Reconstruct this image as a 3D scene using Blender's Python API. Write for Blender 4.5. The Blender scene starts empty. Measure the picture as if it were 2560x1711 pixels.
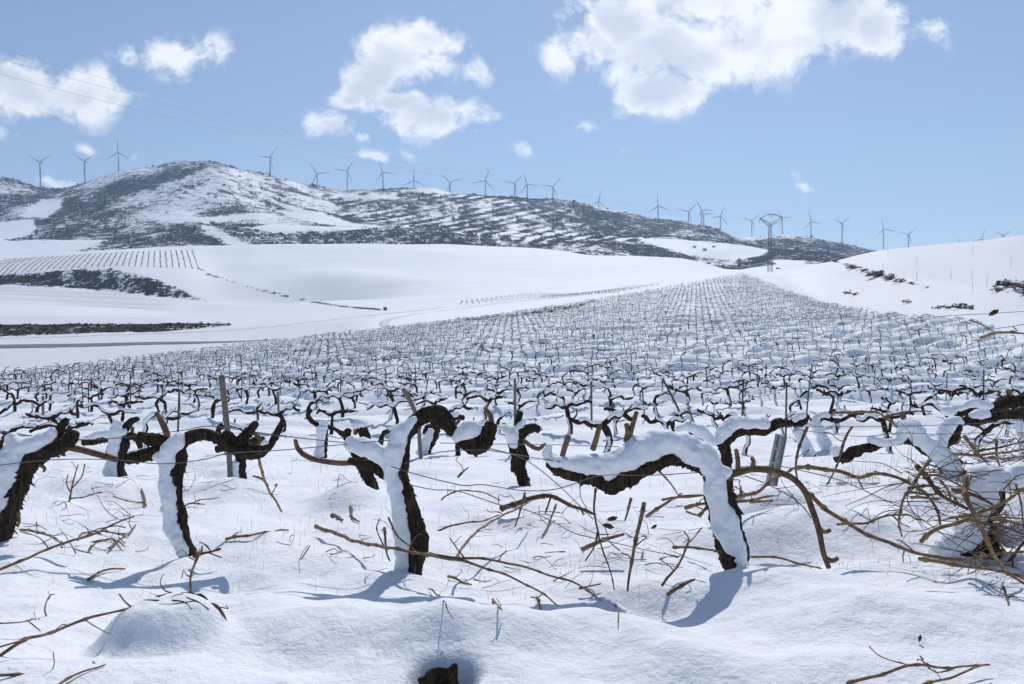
import bpy, math, random
import numpy as np
from mathutils import Vector

random.seed(7)
rng = np.random.default_rng(11)
sc = bpy.context.scene
COL = sc.collection

# ------------------------------------------------------------------ camera
F = 1850.0            # focal length in photograph pixels (photo is 2560 px wide)
CU, CV = 1280.0, 855.5
cam_d = bpy.data.cameras.new('camera')
cam_d.sensor_width = 36.0
cam_d.lens = 36.0 * F / 2560.0
cam_d.clip_start = 0.05
cam_d.clip_end = 20000
cam = bpy.data.objects.new('camera', cam_d)
COL.objects.link(cam)
cam.location = (0, 0, 0)
cam.rotation_euler = (math.radians(90), 0, 0)
sc.camera = cam

# ------------------------------------------------------------------ light
SUN_EL, SUN_AZ = math.radians(52), math.radians(9)   # azimuth measured from +Y towards +X
sun_d = bpy.data.lights.new('sun', 'SUN')
sun_d.energy = 2.75
sun_d.angle = math.radians(0.55)
sun_d.color = (1.0, 0.955, 0.89)
sun = bpy.data.objects.new('sun', sun_d)
COL.objects.link(sun)
sdir = Vector((math.sin(SUN_AZ) * math.cos(SUN_EL), math.cos(SUN_AZ) * math.cos(SUN_EL), math.sin(SUN_EL)))
sun.rotation_euler = (-sdir).to_track_quat('-Z', 'Y').to_euler()

sc.view_settings.view_transform = 'Standard'
sc.view_settings.look = 'None'
sc.view_settings.exposure = 0.2
sc.view_settings.gamma = 1.0
sc.cycles.use_denoising = True
sc.cycles.max_bounces = 8
sc.cycles.diffuse_bounces = 4
sc.cycles.volume_bounces = 1
sc.cycles.sample_clamp_indirect = 6.0

# ------------------------------------------------------------------ world: Nishita sky + procedural clouds
W = bpy.data.worlds.new('World')
sc.world = W
W.use_nodes = True
nt = W.node_tree
nt.nodes.clear()
def wn(t, **k):
    n = nt.nodes.new(t)
    for a, b in k.items():
        setattr(n, a, b)
    return n
def wl(a, b):
    nt.links.new(a, b)
def wmath(op, a, b=None, clamp=False):
    n = wn('ShaderNodeMath', operation=op)
    n.use_clamp = clamp
    for i, s in enumerate((a, b)):
        if s is None:
            continue
        if isinstance(s, (int, float)):
            n.inputs[i].default_value = s
        else:
            wl(s, n.inputs[i])
    return n.outputs[0]
def wvec(op, a, b=None, out=0):
    n = wn('ShaderNodeVectorMath', operation=op)
    for i, s in enumerate((a, b)):
        if s is None:
            continue
        if isinstance(s, tuple):
            n.inputs[i].default_value = s
        else:
            wl(s, n.inputs[i])
    return n.outputs[out]
def wsmooth(x, lo, hi):
    n = wn('ShaderNodeMapRange')
    n.interpolation_type = 'SMOOTHSTEP'
    wl(x, n.inputs[0])
    n.inputs[1].default_value = lo
    n.inputs[2].default_value = hi
    return n.outputs[0]
sky = wn('ShaderNodeTexSky')
sky.sky_type = 'NISHITA'
sky.sun_disc = False
sky.sun_elevation = SUN_EL
sky.sun_rotation = SUN_AZ
sky.altitude = 600
sky.air_density = 1.0
sky.dust_density = 0.42
sky.ozone_density = 1.6
SKY_STRENGTH = 0.088
tc = wn('ShaderNodeTexCoord')
sep = wn('ShaderNodeSeparateXYZ')
wl(tc.outputs['Generated'], sep.inputs[0])
yy = wmath('MAXIMUM', sep.outputs[1], 0.02)
ca = wmath('DIVIDE', sep.outputs[0], yy)
cb = wmath('DIVIDE', sep.outputs[2], yy)
comb = wn('ShaderNodeCombineXYZ')
wl(ca, comb.inputs[0]); wl(cb, comb.inputs[1])
pc = comb.outputs[0]
warp = wn('ShaderNodeTexNoise'); warp.inputs['Scale'].default_value = 9.0; warp.inputs['Detail'].default_value = 5
wl(pc, warp.inputs['Vector'])
w1 = wvec('SUBTRACT', warp.outputs['Color'], (0.5, 0.5, 0.5))
ws = wn('ShaderNodeVectorMath', operation='SCALE'); wl(w1, ws.inputs[0]); ws.inputs['Scale'].default_value = 0.055
pw = wvec('ADD', pc, ws.outputs[0])
CLOUDS = [
 (50,225,130,78),(185,228,140,66),(290,240,70,36),(20,190,80,40),(115,232,170,58),
 (455,135,85,55),(520,135,48,52),(410,125,50,40),(318,124,34,28),
 (1000,140,115,82),(1065,92,85,45),(915,205,80,48),(1130,112,42,22),(950,170,90,60),
 (1085,285,130,58),(1000,250,110,30),(1175,292,60,28),(880,235,60,26),
 (815,298,58,36),(850,325,40,22),(905,340,26,16),(1200,168,48,28),
 (1550,55,150,85),(1500,110,100,50),(1700,120,220,105),(1660,225,120,58),(1850,80,210,110),
 (2060,55,190,95),(1960,120,190,65),(1395,145,40,45),(1440,100,50,55),(2170,70,110,70),(1800,0,200,70),
 (2320,85,45,45),(1460,312,28,13),(1980,440,20,18),(2022,476,26,12),(1573,365,18,12),
 (1318,380,24,18),(150,460,55,15),(930,388,50,13),(200,362,22,9),(8,330,24,18),(45,338,15,14),
 (330,386,24,10),(1030,380,22,10),
]
# the same kind of small fair-weather clouds goes on outside the frame
crng = random.Random(5)
for _ in range(16):
    a = crng.choice([-1, 1]) * crng.uniform(0.85, 2.6); b = crng.uniform(0.12, 1.3)
    r0 = crng.uniform(0.06, 0.16)
    CLOUDS.append((CU + a * F, CV - b * F, r0 * F, r0 * F * crng.uniform(.4, .6)))
    CLOUDS.append((CU + (a + r0) * F, CV - (b - .02) * F, r0 * .7 * F, r0 * .35 * F))
M = None
for (u, v, ru, rv) in CLOUDS:
    d = wvec('SUBTRACT', pw, ((u - CU) / F, (CV - v) / F, 0.0))
    d = wvec('MULTIPLY', d, (F / (ru * 1.15), F / (rv * 1.2), 0.0))
    l = wvec('LENGTH', d, out=1)
    e = wmath('MULTIPLY', wmath('SUBTRACT', 1.0, l), min(1.0, max(.28, ru / 75.0)))
    M = e if M is None else wmath('MAXIMUM', M, e)
n1 = wn('ShaderNodeTexNoise'); n1.inputs['Scale'].default_value = 15.0; n1.inputs['Detail'].default_value = 11; n1.inputs['Roughness'].default_value = 0.66
wl(pw, n1.inputs['Vector'])
n2 = wn('ShaderNodeTexNoise'); n2.inputs['Scale'].default_value = 6.0; n2.inputs['Detail'].default_value = 6; n2.inputs['Roughness'].default_value = 0.55
wl(wvec('ADD', pw, (3.1, 7.7, 0.0)), n2.inputs['Vector'])
nn = wmath('MULTIPLY', wmath('SUBTRACT', n1.outputs[0], 0.5), 3.0)
dens = wmath('ADD', wmath('MINIMUM', M, 0.75), nn)
alpha = wmath('MULTIPLY', wsmooth(dens, -0.12, 0.58), wsmooth(M, -0.4, 0.3))
front = wsmooth(sep.outputs[1], 0.03, 0.15)
alpha = wmath('MULTIPLY', wmath('MULTIPLY', alpha, 0.96), front)
thick = wmath('MULTIPLY', wsmooth(wmath('ADD', wmath('MINIMUM', M, 0.8), wmath('MULTIPLY', wmath('SUBTRACT', n2.outputs[0], 0.5), 3.0)), 0.3, 1.1), 0.75)
ccol = wn('ShaderNodeMix', data_type='RGBA')
wl(thick, ccol.inputs[0])
ccol.inputs[6].default_value = (1.0, 1.0, 1.0, 1)
ccol.inputs[7].default_value = (0.50, 0.56, 0.69, 1)
bg1 = wn('ShaderNodeBackground'); wl(sky.outputs[0], bg1.inputs[0]); bg1.inputs[1].default_value = SKY_STRENGTH
bg2 = wn('ShaderNodeBackground'); wl(ccol.outputs[2], bg2.inputs[0]); bg2.inputs[1].default_value = 0.93
mx = wn('ShaderNodeMixShader'); wl(alpha, mx.inputs[0]); wl(bg1.outputs[0], mx.inputs[1]); wl(bg2.outputs[0], mx.inputs[2])
wo = wn('ShaderNodeOutputWorld'); wl(mx.outputs[0], wo.inputs[0])
W.cycles.sampling_method = 'MANUAL'
W.cycles.sample_map_resolution = 512

# ------------------------------------------------------------------ materials
def mat(name):
    m = bpy.data.materials.new(name); m.use_nodes = True
    n = m.node_tree.nodes; b = n['Principled BSDF']
    return m, m.node_tree, b
def nz(t, scale, detail=4, rough=0.5, vec=None, dist=0.0):
    n = t.nodes.new('ShaderNodeTexNoise')
    n.inputs['Scale'].default_value = scale; n.inputs['Detail'].default_value = detail
    n.inputs['Roughness'].default_value = rough; n.inputs['Distortion'].default_value = dist
    if vec is not None:
        t.links.new(vec, n.inputs['Vector'])
    return n
def ramp(t, x, stops):
    r = t.nodes.new('ShaderNodeValToRGB')
    t.links.new(x, r.inputs[0])
    e = r.color_ramp.elements
    while len(e) < len(stops):
        e.new(0.5)
    for i, (p, c) in enumerate(stops):
        e[i].position = p; e[i].color = (*c, 1) if len(c) == 3 else c
    return r.outputs[0]
def bump(t, b, h, strength, dist, prev=None):
    n = t.nodes.new('ShaderNodeBump')
    n.inputs['Strength'].default_value = strength; n.inputs['Distance'].default_value = dist
    t.links.new(h, n.inputs['Height'])
    if prev is not None:
        t.links.new(prev, n.inputs['Normal'])
    if b is not None:
        t.links.new(n.outputs[0], b.inputs['Normal'])
    return n.outputs[0]
def pos(t):
    g = t.nodes.new('ShaderNodeNewGeometry')
    return g.outputs['Position']
def objc(t):
    g = t.nodes.new('ShaderNodeTexCoord')
    return g.outputs['Object']
SNOWC = (0.86, 0.885, 0.93)
MT = {}
m, t, b = mat('snow')
p = pos(t)
c = nz(t, 6, 3, .5, p)
t.links.new(ramp(t, c.outputs[0], [(0.3, (0.83, 0.86, 0.915)), (0.7, (0.89, 0.91, 0.945))]), b.inputs['Base Color'])
b.inputs['Roughness'].default_value = 0.6
b.inputs['Specular IOR Level'].default_value = 0.25
b1 = bump(t, None, nz(t, 45, 5, .6, p).outputs[0], 0.35, 0.02)
bump(t, b, nz(t, 260, 2, .6, p).outputs[0], 0.35, 0.006, b1)
MT['snow'] = m

m, t, b = mat('snow_ground')
p = pos(t)
at = t.nodes.new('ShaderNodeAttribute'); at.attribute_name = 'scrub'
at2 = t.nodes.new('ShaderNodeAttribute'); at2.attribute_name = 'soil'
na = nz(t, 0.09, 8, .72, p); nb = nz(t, 0.42, 5, .75, p)
def tm(op, a, bb, clamp=False):
    n = t.nodes.new('ShaderNodeMath'); n.operation = op; n.use_clamp = clamp
    for i, s in enumerate((a, bb)):
        if isinstance(s, (int, float)): n.inputs[i].default_value = s
        else: t.links.new(s, n.inputs[i])
    return n.outputs[0]
mixn = tm('ADD', tm('MULTIPLY', na.outputs[0], 0.5), tm('MULTIPLY', nb.outputs[0], 0.5))
# coverage: the more scrub, the lower the noise threshold
k = tm('ADD', tm('SUBTRACT', mixn, 0.5), tm('MULTIPLY', tm('SUBTRACT', at.outputs['Fac'], 0.5), 0.24))
mr = t.nodes.new('ShaderNodeMapRange'); mr.interpolation_type = 'SMOOTHSTEP'
t.links.new(k, mr.inputs[0]); mr.inputs[1].default_value = -0.02; mr.inputs[2].default_value = 0.028
gate = t.nodes.new('ShaderNodeMapRange'); gate.interpolation_type = 'SMOOTHSTEP'
t.links.new(at.outputs['Fac'], gate.inputs[0]); gate.inputs[1].default_value = 0.02; gate.inputs[2].default_value = 0.2
fac = tm('MULTIPLY', mr.outputs[0], gate.outputs[0])
dark = ramp(t, nz(t, 0.3, 5, .6, p).outputs[0], [(0.3, (0.018, 0.021, 0.020)), (0.5, (0.034, 0.034, 0.031)), (0.75, (0.065, 0.058, 0.05))])
sn = ramp(t, nz(t, 1.3, 4, .5, p).outputs[0], [(0.3, (0.845, 0.87, 0.92)), (0.7, (0.89, 0.91, 0.945))])
mixc = t.nodes.new('ShaderNodeMix'); mixc.data_type = 'RGBA'
t.links.new(fac, mixc.inputs[0]); t.links.new(sn, mixc.inputs[6]); t.links.new(dark, mixc.inputs[7])
# thin stubble / soil showing through thin snow, plus shade painted in soil colour
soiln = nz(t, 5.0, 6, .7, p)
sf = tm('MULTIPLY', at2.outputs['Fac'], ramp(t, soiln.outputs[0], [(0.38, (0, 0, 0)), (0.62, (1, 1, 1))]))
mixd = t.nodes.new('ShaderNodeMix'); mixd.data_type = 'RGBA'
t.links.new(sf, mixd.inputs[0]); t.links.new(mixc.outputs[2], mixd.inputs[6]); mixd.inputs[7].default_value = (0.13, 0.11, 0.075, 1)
t.links.new(mixd.outputs[2], b.inputs['Base Color'])
b.inputs['Roughness'].default_value = 0.62
t.links.new(tm('MULTIPLY', tm('SUBTRACT', 1.0, fac), 0.18), b.inputs['Specular IOR Level'])
b0 = bump(t, None, nz(t, 9, 6, .6, p).outputs[0], 0.5, 0.06)
b1 = bump(t, None, nz(t, 48, 4, .6, p).outputs[0], 0.30, 0.018, b0)
bump(t, b, nz(t, 280, 2, .6, p).outputs[0], 0.5, 0.005, b1)
MT['ground'] = m

m, t, b = mat('bark')
p = objc(t)
mp = t.nodes.new('ShaderNodeMapping'); mp.inputs['Scale'].default_value = (60, 60, 12); t.links.new(p, mp.inputs[0])
n = nz(t, 1.0, 6, .65, mp.outputs[0], .4)
t.links.new(ramp(t, n.outputs[0], [(0.3, (0.012, 0.009, 0.007)), (0.5, (0.035, 0.024, 0.016)), (0.68, (0.085, 0.058, 0.038)), (0.8, (0.15, 0.11, 0.08))]), b.inputs['Base Color'])
b.inputs['Roughness'].default_value = 0.9
b.inputs['Specular IOR Level'].default_value = 0.15
bump(t, b, n.outputs[0], 0.9, 0.012)
MT['bark'] = m

def cane_mat(name, c0, c1, c2):
    m, t, b = mat(name)
    p = objc(t)
    n = nz(t, 38, 5, .6, p)
    t.links.new(ramp(t, n.outputs[0], [(0.3, c0), (0.52, c1), (0.75, c2)]), b.inputs['Base Color'])
    b.inputs['Roughness'].default_value = 0.62
    b.inputs['Specular IOR Level'].default_value = 0.3
    bump(t, b, nz(t, 240, 3, .6, p).outputs[0], 0.5, 0.002)
    return m
MT['cane'] = cane_mat('cane', (0.07, 0.04, 0.02), (0.23, 0.138, 0.062), (0.40, 0.27, 0.13))
MT['old_cane'] = cane_mat('old_cane', (0.045, 0.025, 0.014), (0.12, 0.065, 0.032), (0.24, 0.14, 0.07))
MT['cut'] = cane_mat('cut_wood', (0.07, 0.04, 0.02), (0.18, 0.10, 0.048), (0.33, 0.2, 0.1))
MT['post'] = cane_mat('post_wood', (0.10, 0.085, 0.07), (0.19, 0.16, 0.13), (0.3, 0.26, 0.21))
MT['leaf'] = cane_mat('dead_leaf', (0.05, 0.022, 0.012), (0.12, 0.055, 0.025), (0.2, 0.1, 0.05))
def plain(name, c, rough=.6, metal=0.0, spec=.3, var=0.15, scale=20):
    m, t, b = mat(name)
    n = nz(t, scale, 4, .6, objc(t))
    lo = tuple(x * (1 - var) for x in c); hi = tuple(min(1, x * (1 + var)) for x in c)
    t.links.new(ramp(t, n.outputs[0], [(0.3, lo), (0.7, hi)]), b.inputs['Base Color'])
    b.inputs['Roughness'].default_value = rough; b.inputs['Metallic'].default_value = metal
    b.inputs['Specular IOR Level'].default_value = spec
    return m
MT['wire'] = plain('wire', (0.13, 0.15, 0.145), .45, .5)
MT['steel'] = plain('galvanised_steel', (0.34, 0.35, 0.35), .5, .55, .4, .25, 30)
MT['stake'] = plain('stake', (0.085, 0.08, 0.075), .7)
MT['turbine'] = plain('turbine_paint', (0.62, 0.64, 0.66), .45, 0, .4, .04, .2)
MT['pylon'] = plain('pylon_steel', (0.16, 0.17, 0.18), .6, .4)
MT['cable'] = plain('cable', (0.35, 0.36, 0.38), .6, .3)
MT['scrub'] = plain('scrub_leaves', (0.045, 0.05, 0.032), .85, 0, .15, .5, .4)
MT['green'] = plain('evergreen_leaves', (0.12, 0.135, 0.055), .8, 0, .2, .5, 4)
MT['tan'] = plain('dry_brush', (0.30, 0.215, 0.135), .85, 0, .15, .4, 4)
MT['straw'] = plain('straw', (0.42, 0.32, 0.17), .8, 0, .15, .3, 10)
MT['asphalt'] = plain('asphalt', (0.17, 0.18, 0.20), .8, 0, .3, .25, .6)
MT['slush'] = plain('slushy_track', (0.68, 0.67, 0.66), .8, 0, .3, .25, .5)
MT['wallstone'] = plain('hut_wall', (0.16, 0.15, 0.14), .9)
MT['tie'] = plain('green_tie', (0.02, 0.16, 0.12), .5)
m, t, b = mat('far_vine')
at = t.nodes.new('ShaderNodeAttribute'); at.attribute_name = 'white'
mixv = t.nodes.new('ShaderNodeMix'); mixv.data_type = 'RGBA'
t.links.new(at.outputs['Fac'], mixv.inputs[0]); mixv.inputs[6].default_value = (0.03, 0.023, 0.018, 1); mixv.inputs[7].default_value = (0.86, 0.885, 0.93, 1)
t.links.new(mixv.outputs[2], b.inputs['Base Color']); b.inputs['Roughness'].default_value = .8
MT['far_vine'] = m

# ------------------------------------------------------------------ helpers: noise, mesh, tubes
def _h(ix, iy, iz, seed):
    h = (ix.astype(np.int64) * 374761393 + iy.astype(np.int64) * 668265263 + iz.astype(np.int64) * 2147483647 + seed * 144665) & 0xffffffff
    h = ((h ^ (h >> 13)) * 1274126177) & 0xffffffff
    return ((h ^ (h >> 16)) & 0xffff) / 65535.0
def noise2(x, y, seed=0):
    x = np.asarray(x, float); y = np.asarray(y, float)
    ix = np.floor(x); iy = np.floor(y); fx = x - ix; fy = y - iy
    ix = ix.astype(np.int64); iy = iy.astype(np.int64); z = np.zeros_like(ix)
    sx = fx * fx * fx * (fx * (fx * 6 - 15) + 10); sy = fy * fy * fy * (fy * (fy * 6 - 15) + 10)
    a = _h(ix, iy, z, seed); b_ = _h(ix + 1, iy, z, seed); c_ = _h(ix, iy + 1, z, seed); d = _h(ix + 1, iy + 1, z, seed)
    return (a + (b_ - a) * sx) * (1 - sy) + (c_ + (d - c_) * sx) * sy - 0.5
def noise3(x, y, z, seed=0):
    x = np.asarray(x, float); y = np.asarray(y, float); z = np.asarray(z, float)
    ix = np.floor(x); iy = np.floor(y); iz = np.floor(z); fx = x - ix; fy = y - iy; fz = z - iz
    ix = ix.astype(np.int64); iy = iy.astype(np.int64); iz = iz.astype(np.int64)
    s = lambda q: q * q * (3 - 2 * q)
    sx, sy, sz = s(fx), s(fy), s(fz)
    r = 0
    for dz in (0, 1):
        a = _h(ix, iy, iz + dz, seed); b_ = _h(ix + 1, iy, iz + dz, seed); c_ = _h(ix, iy + 1, iz + dz, seed); d = _h(ix + 1, iy + 1, iz + dz, seed)
        v = (a + (b_ - a) * sx) * (1 - sy) + (c_ + (d - c_) * sx) * sy
        r = r + v * (sz if dz else (1 - sz))
    return r - 0.5

def make_mesh(name, V, Fq, mat_, smooth=True):
    """V (n,3); Fq list of tuples or (m,4)/(m,3) int array"""
    me = bpy.data.meshes.new(name)
    V = np.asarray(V, np.float32)
    if isinstance(Fq, np.ndarray):
        k = Fq.shape[1]
        me.vertices.add(len(V)); me.vertices.foreach_set('co', V.ravel())
        me.loops.add(Fq.size); me.loops.foreach_set('vertex_index', Fq.astype(np.int32).ravel())
        me.polygons.add(len(Fq)); me.polygons.foreach_set('loop_start', np.arange(0, Fq.size, k, dtype=np.int32))
        me.polygons.foreach_set('loop_total', np.full(len(Fq), k, np.int32))
        me.update(calc_edges=True)
    else:
        me.from_pydata(V.tolist(), [], [tuple(f) for f in Fq])
        me.update()
    me.polygons.foreach_set('use_smooth', np.full(len(me.polygons), smooth, bool))
    if mat_ is not None:
        me.materials.append(mat_)
    return me
def obj(name, me, parent=None, loc=None):
    o = bpy.data.objects.new(name, me)
    COL.objects.link(o)
    if parent is not None:
        o.parent = parent
    if loc is not None:
        o.location = loc
    return o
def empty(name, loc):
    o = bpy.data.objects.new(name, None); COL.objects.link(o); o.location = loc
    o.empty_display_size = 0.1
    return o
def tag(o, label, cat, group=None):
    o['label'] = label; o['category'] = cat
    if group: o['group'] = group
    return o
def ordinal(n):
    w = ['zeroth', 'first', 'second', 'third', 'fourth', 'fifth', 'sixth', 'seventh', 'eighth', 'ninth', 'tenth', 'eleventh', 'twelfth', 'thirteenth', 'fourteenth', 'fifteenth', 'sixteenth', 'seventeenth', 'eighteenth', 'nineteenth', 'twentieth']
    if n <= 20: return w[n]
    tens = {2: 'twenty', 3: 'thirty', 4: 'forty', 5: 'fifty'}[n // 10]
    if n % 10 == 0: return tens[:-1] + 'ieth'
    return tens + '-' + w[n % 10]

def spline(P, step):
    """Catmull-Rom through rows of P (first 3 columns are xyz), resampled about every step metres."""
    P = np.asarray(P, float)
    if len(P) == 2:
        L = np.linalg.norm(P[1, :3] - P[0, :3]); n = max(2, int(L / step) + 1)
        s = np.linspace(0, 1, n)[:, None]
        return P[0] * (1 - s) + P[1] * s
    Q = np.vstack([2 * P[0] - P[1], P, 2 * P[-1] - P[-2]])
    out = []
    for i in range(1, len(Q) - 2):
        L = np.linalg.norm(Q[i + 1, :3] - Q[i, :3]); n = max(2, int(round(L / step)))
        s = np.arange(n)[:, None] / n
        a, b_, c_, d = Q[i - 1], Q[i], Q[i + 1], Q[i + 2]
        out.append(0.5 * (2 * b_ + (c_ - a) * s + (2 * a - 5 * b_ + 4 * c_ - d) * s ** 2 + (3 * b_ - a - 3 * c_ + d) * s ** 3))
    out.append(P[-1:])
    R = np.vstack(out)
    R[:, 3:] = np.maximum(R[:, 3:], np.min(P[:, 3:], axis=0) * 0.8)
    return R
def frames(P):
    T = np.gradient(P, axis=0); T /= np.linalg.norm(T, axis=1)[:, None] + 1e-9
    N = np.zeros_like(P)
    ref = np.array([0, -1.0, 0]) if abs(T[0, 1]) < 0.9 else np.array([1.0, 0, 0])
    n = ref - T[0] * ref.dot(T[0]); n /= np.linalg.norm(n); N[0] = n
    for i in range(1, len(P)):
        n = N[i - 1] - T[i] * N[i - 1].dot(T[i]); l = np.linalg.norm(n)
        N[i] = n / l if l > 1e-6 else N[i - 1]
    return T, N, np.cross(T, N)
def tube(P, R, seg, rough=0.0, ridges=0.0, seed=0, cap=True, round_end=True):
    P = np.asarray(P, float); R = np.asarray(R, float)
    n = len(P)
    T, N, B = frames(P)
    th = np.arange(seg) / seg * 2 * math.pi
    s = np.concatenate([[0], np.cumsum(np.linalg.norm(np.diff(P, axis=0), axis=1))])
    C, S = np.cos(th), np.sin(th)
    Rr = R[:, None] * np.ones(seg)[None]
    if rough or ridges:
        so = s[:, None] + seed * 3.7
        d = ridges * (noise3(C[None] * 3.1 + 5, S[None] * 3.1 + 5, so * 9, seed) * 1.3 + noise3(C[None] * 6 + 9, S[None] * 6 + 9, so * 22, seed + 1) * 0.9)
        d = d + rough * (noise3(C[None] * 1.2, S[None] * 1.2, so * 17, seed + 2) * 1.6 + noise3(C[None] * 5, S[None] * 5, so * 70, seed + 3) * .8)
        Rr = Rr * (1 + d)
    V = P[:, None, :] + Rr[..., None] * (C[None, :, None] * N[:, None, :] + S[None, :, None] * B[:, None, :])
    V = V.reshape(-1, 3)
    i = np.arange(n - 1)[:, None] * seg; j = np.arange(seg)[None]; j2 = (j + 1) % seg
    Q = np.stack([i + j, i + j2, i + seg + j2, i + seg + j], -1).reshape(-1, 4)
    if cap:
        e = 0.5 if round_end else 0.05
        V = np.vstack([V, P[0] - T[0] * R[0] * e, P[-1] + T[-1] * R[-1] * e])
        c0, c1 = n * seg, n * seg + 1
        jj = np.arange(seg); jk = (jj + 1) % seg
        Q = np.vstack([Q, np.stack([jk, jj, np.full(seg, c0), np.full(seg, c0)], -1), np.stack([(n - 1) * seg + jj, (n - 1) * seg + jk, np.full(seg, c1), np.full(seg, c1)], -1)])
    return V, Q
def join(parts):
    Vs, Qs, o = [], [], 0
    for V, Q in parts:
        Vs.append(V); Qs.append(Q + o); o += len(V)
    return np.vstack(Vs), np.vstack(Qs)
def to_faces(Q):
    Q = Q.tolist()
    return [tuple(q[:3]) if q[2] == q[3] else tuple(q) for q in Q]
def tube_mesh(name, parts, mat_, origin=None):
    V, Q = join(parts)
    if origin is not None:
        V = V - np.asarray(origin)
    return make_mesh(name, V, to_faces(Q), mat_)
def box(c, s, rz=0.0):
    c = np.array(c, float); s = np.array(s, float) / 2
    V = np.array([[x, y, z] for x in (-1, 1) for y in (-1, 1) for z in (-1, 1)], float) * s
    if rz:
        ca_, sa_ = math.cos(rz), math.sin(rz)
        V = np.stack([V[:, 0] * ca_ - V[:, 1] * sa_, V[:, 0] * sa_ + V[:, 1] * ca_, V[:, 2]], -1)
    Q = np.array([[0, 1, 3, 2], [4, 6, 7, 5], [0, 4, 5, 1], [2, 3, 7, 6], [0, 2, 6, 4], [1, 5, 7, 3]])
    return V + c, Q
def bar(a, b_, r, seg=4):
    return tube(np.array([a, b_], float), np.array([r, r]), seg, cap=True, round_end=False)

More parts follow.
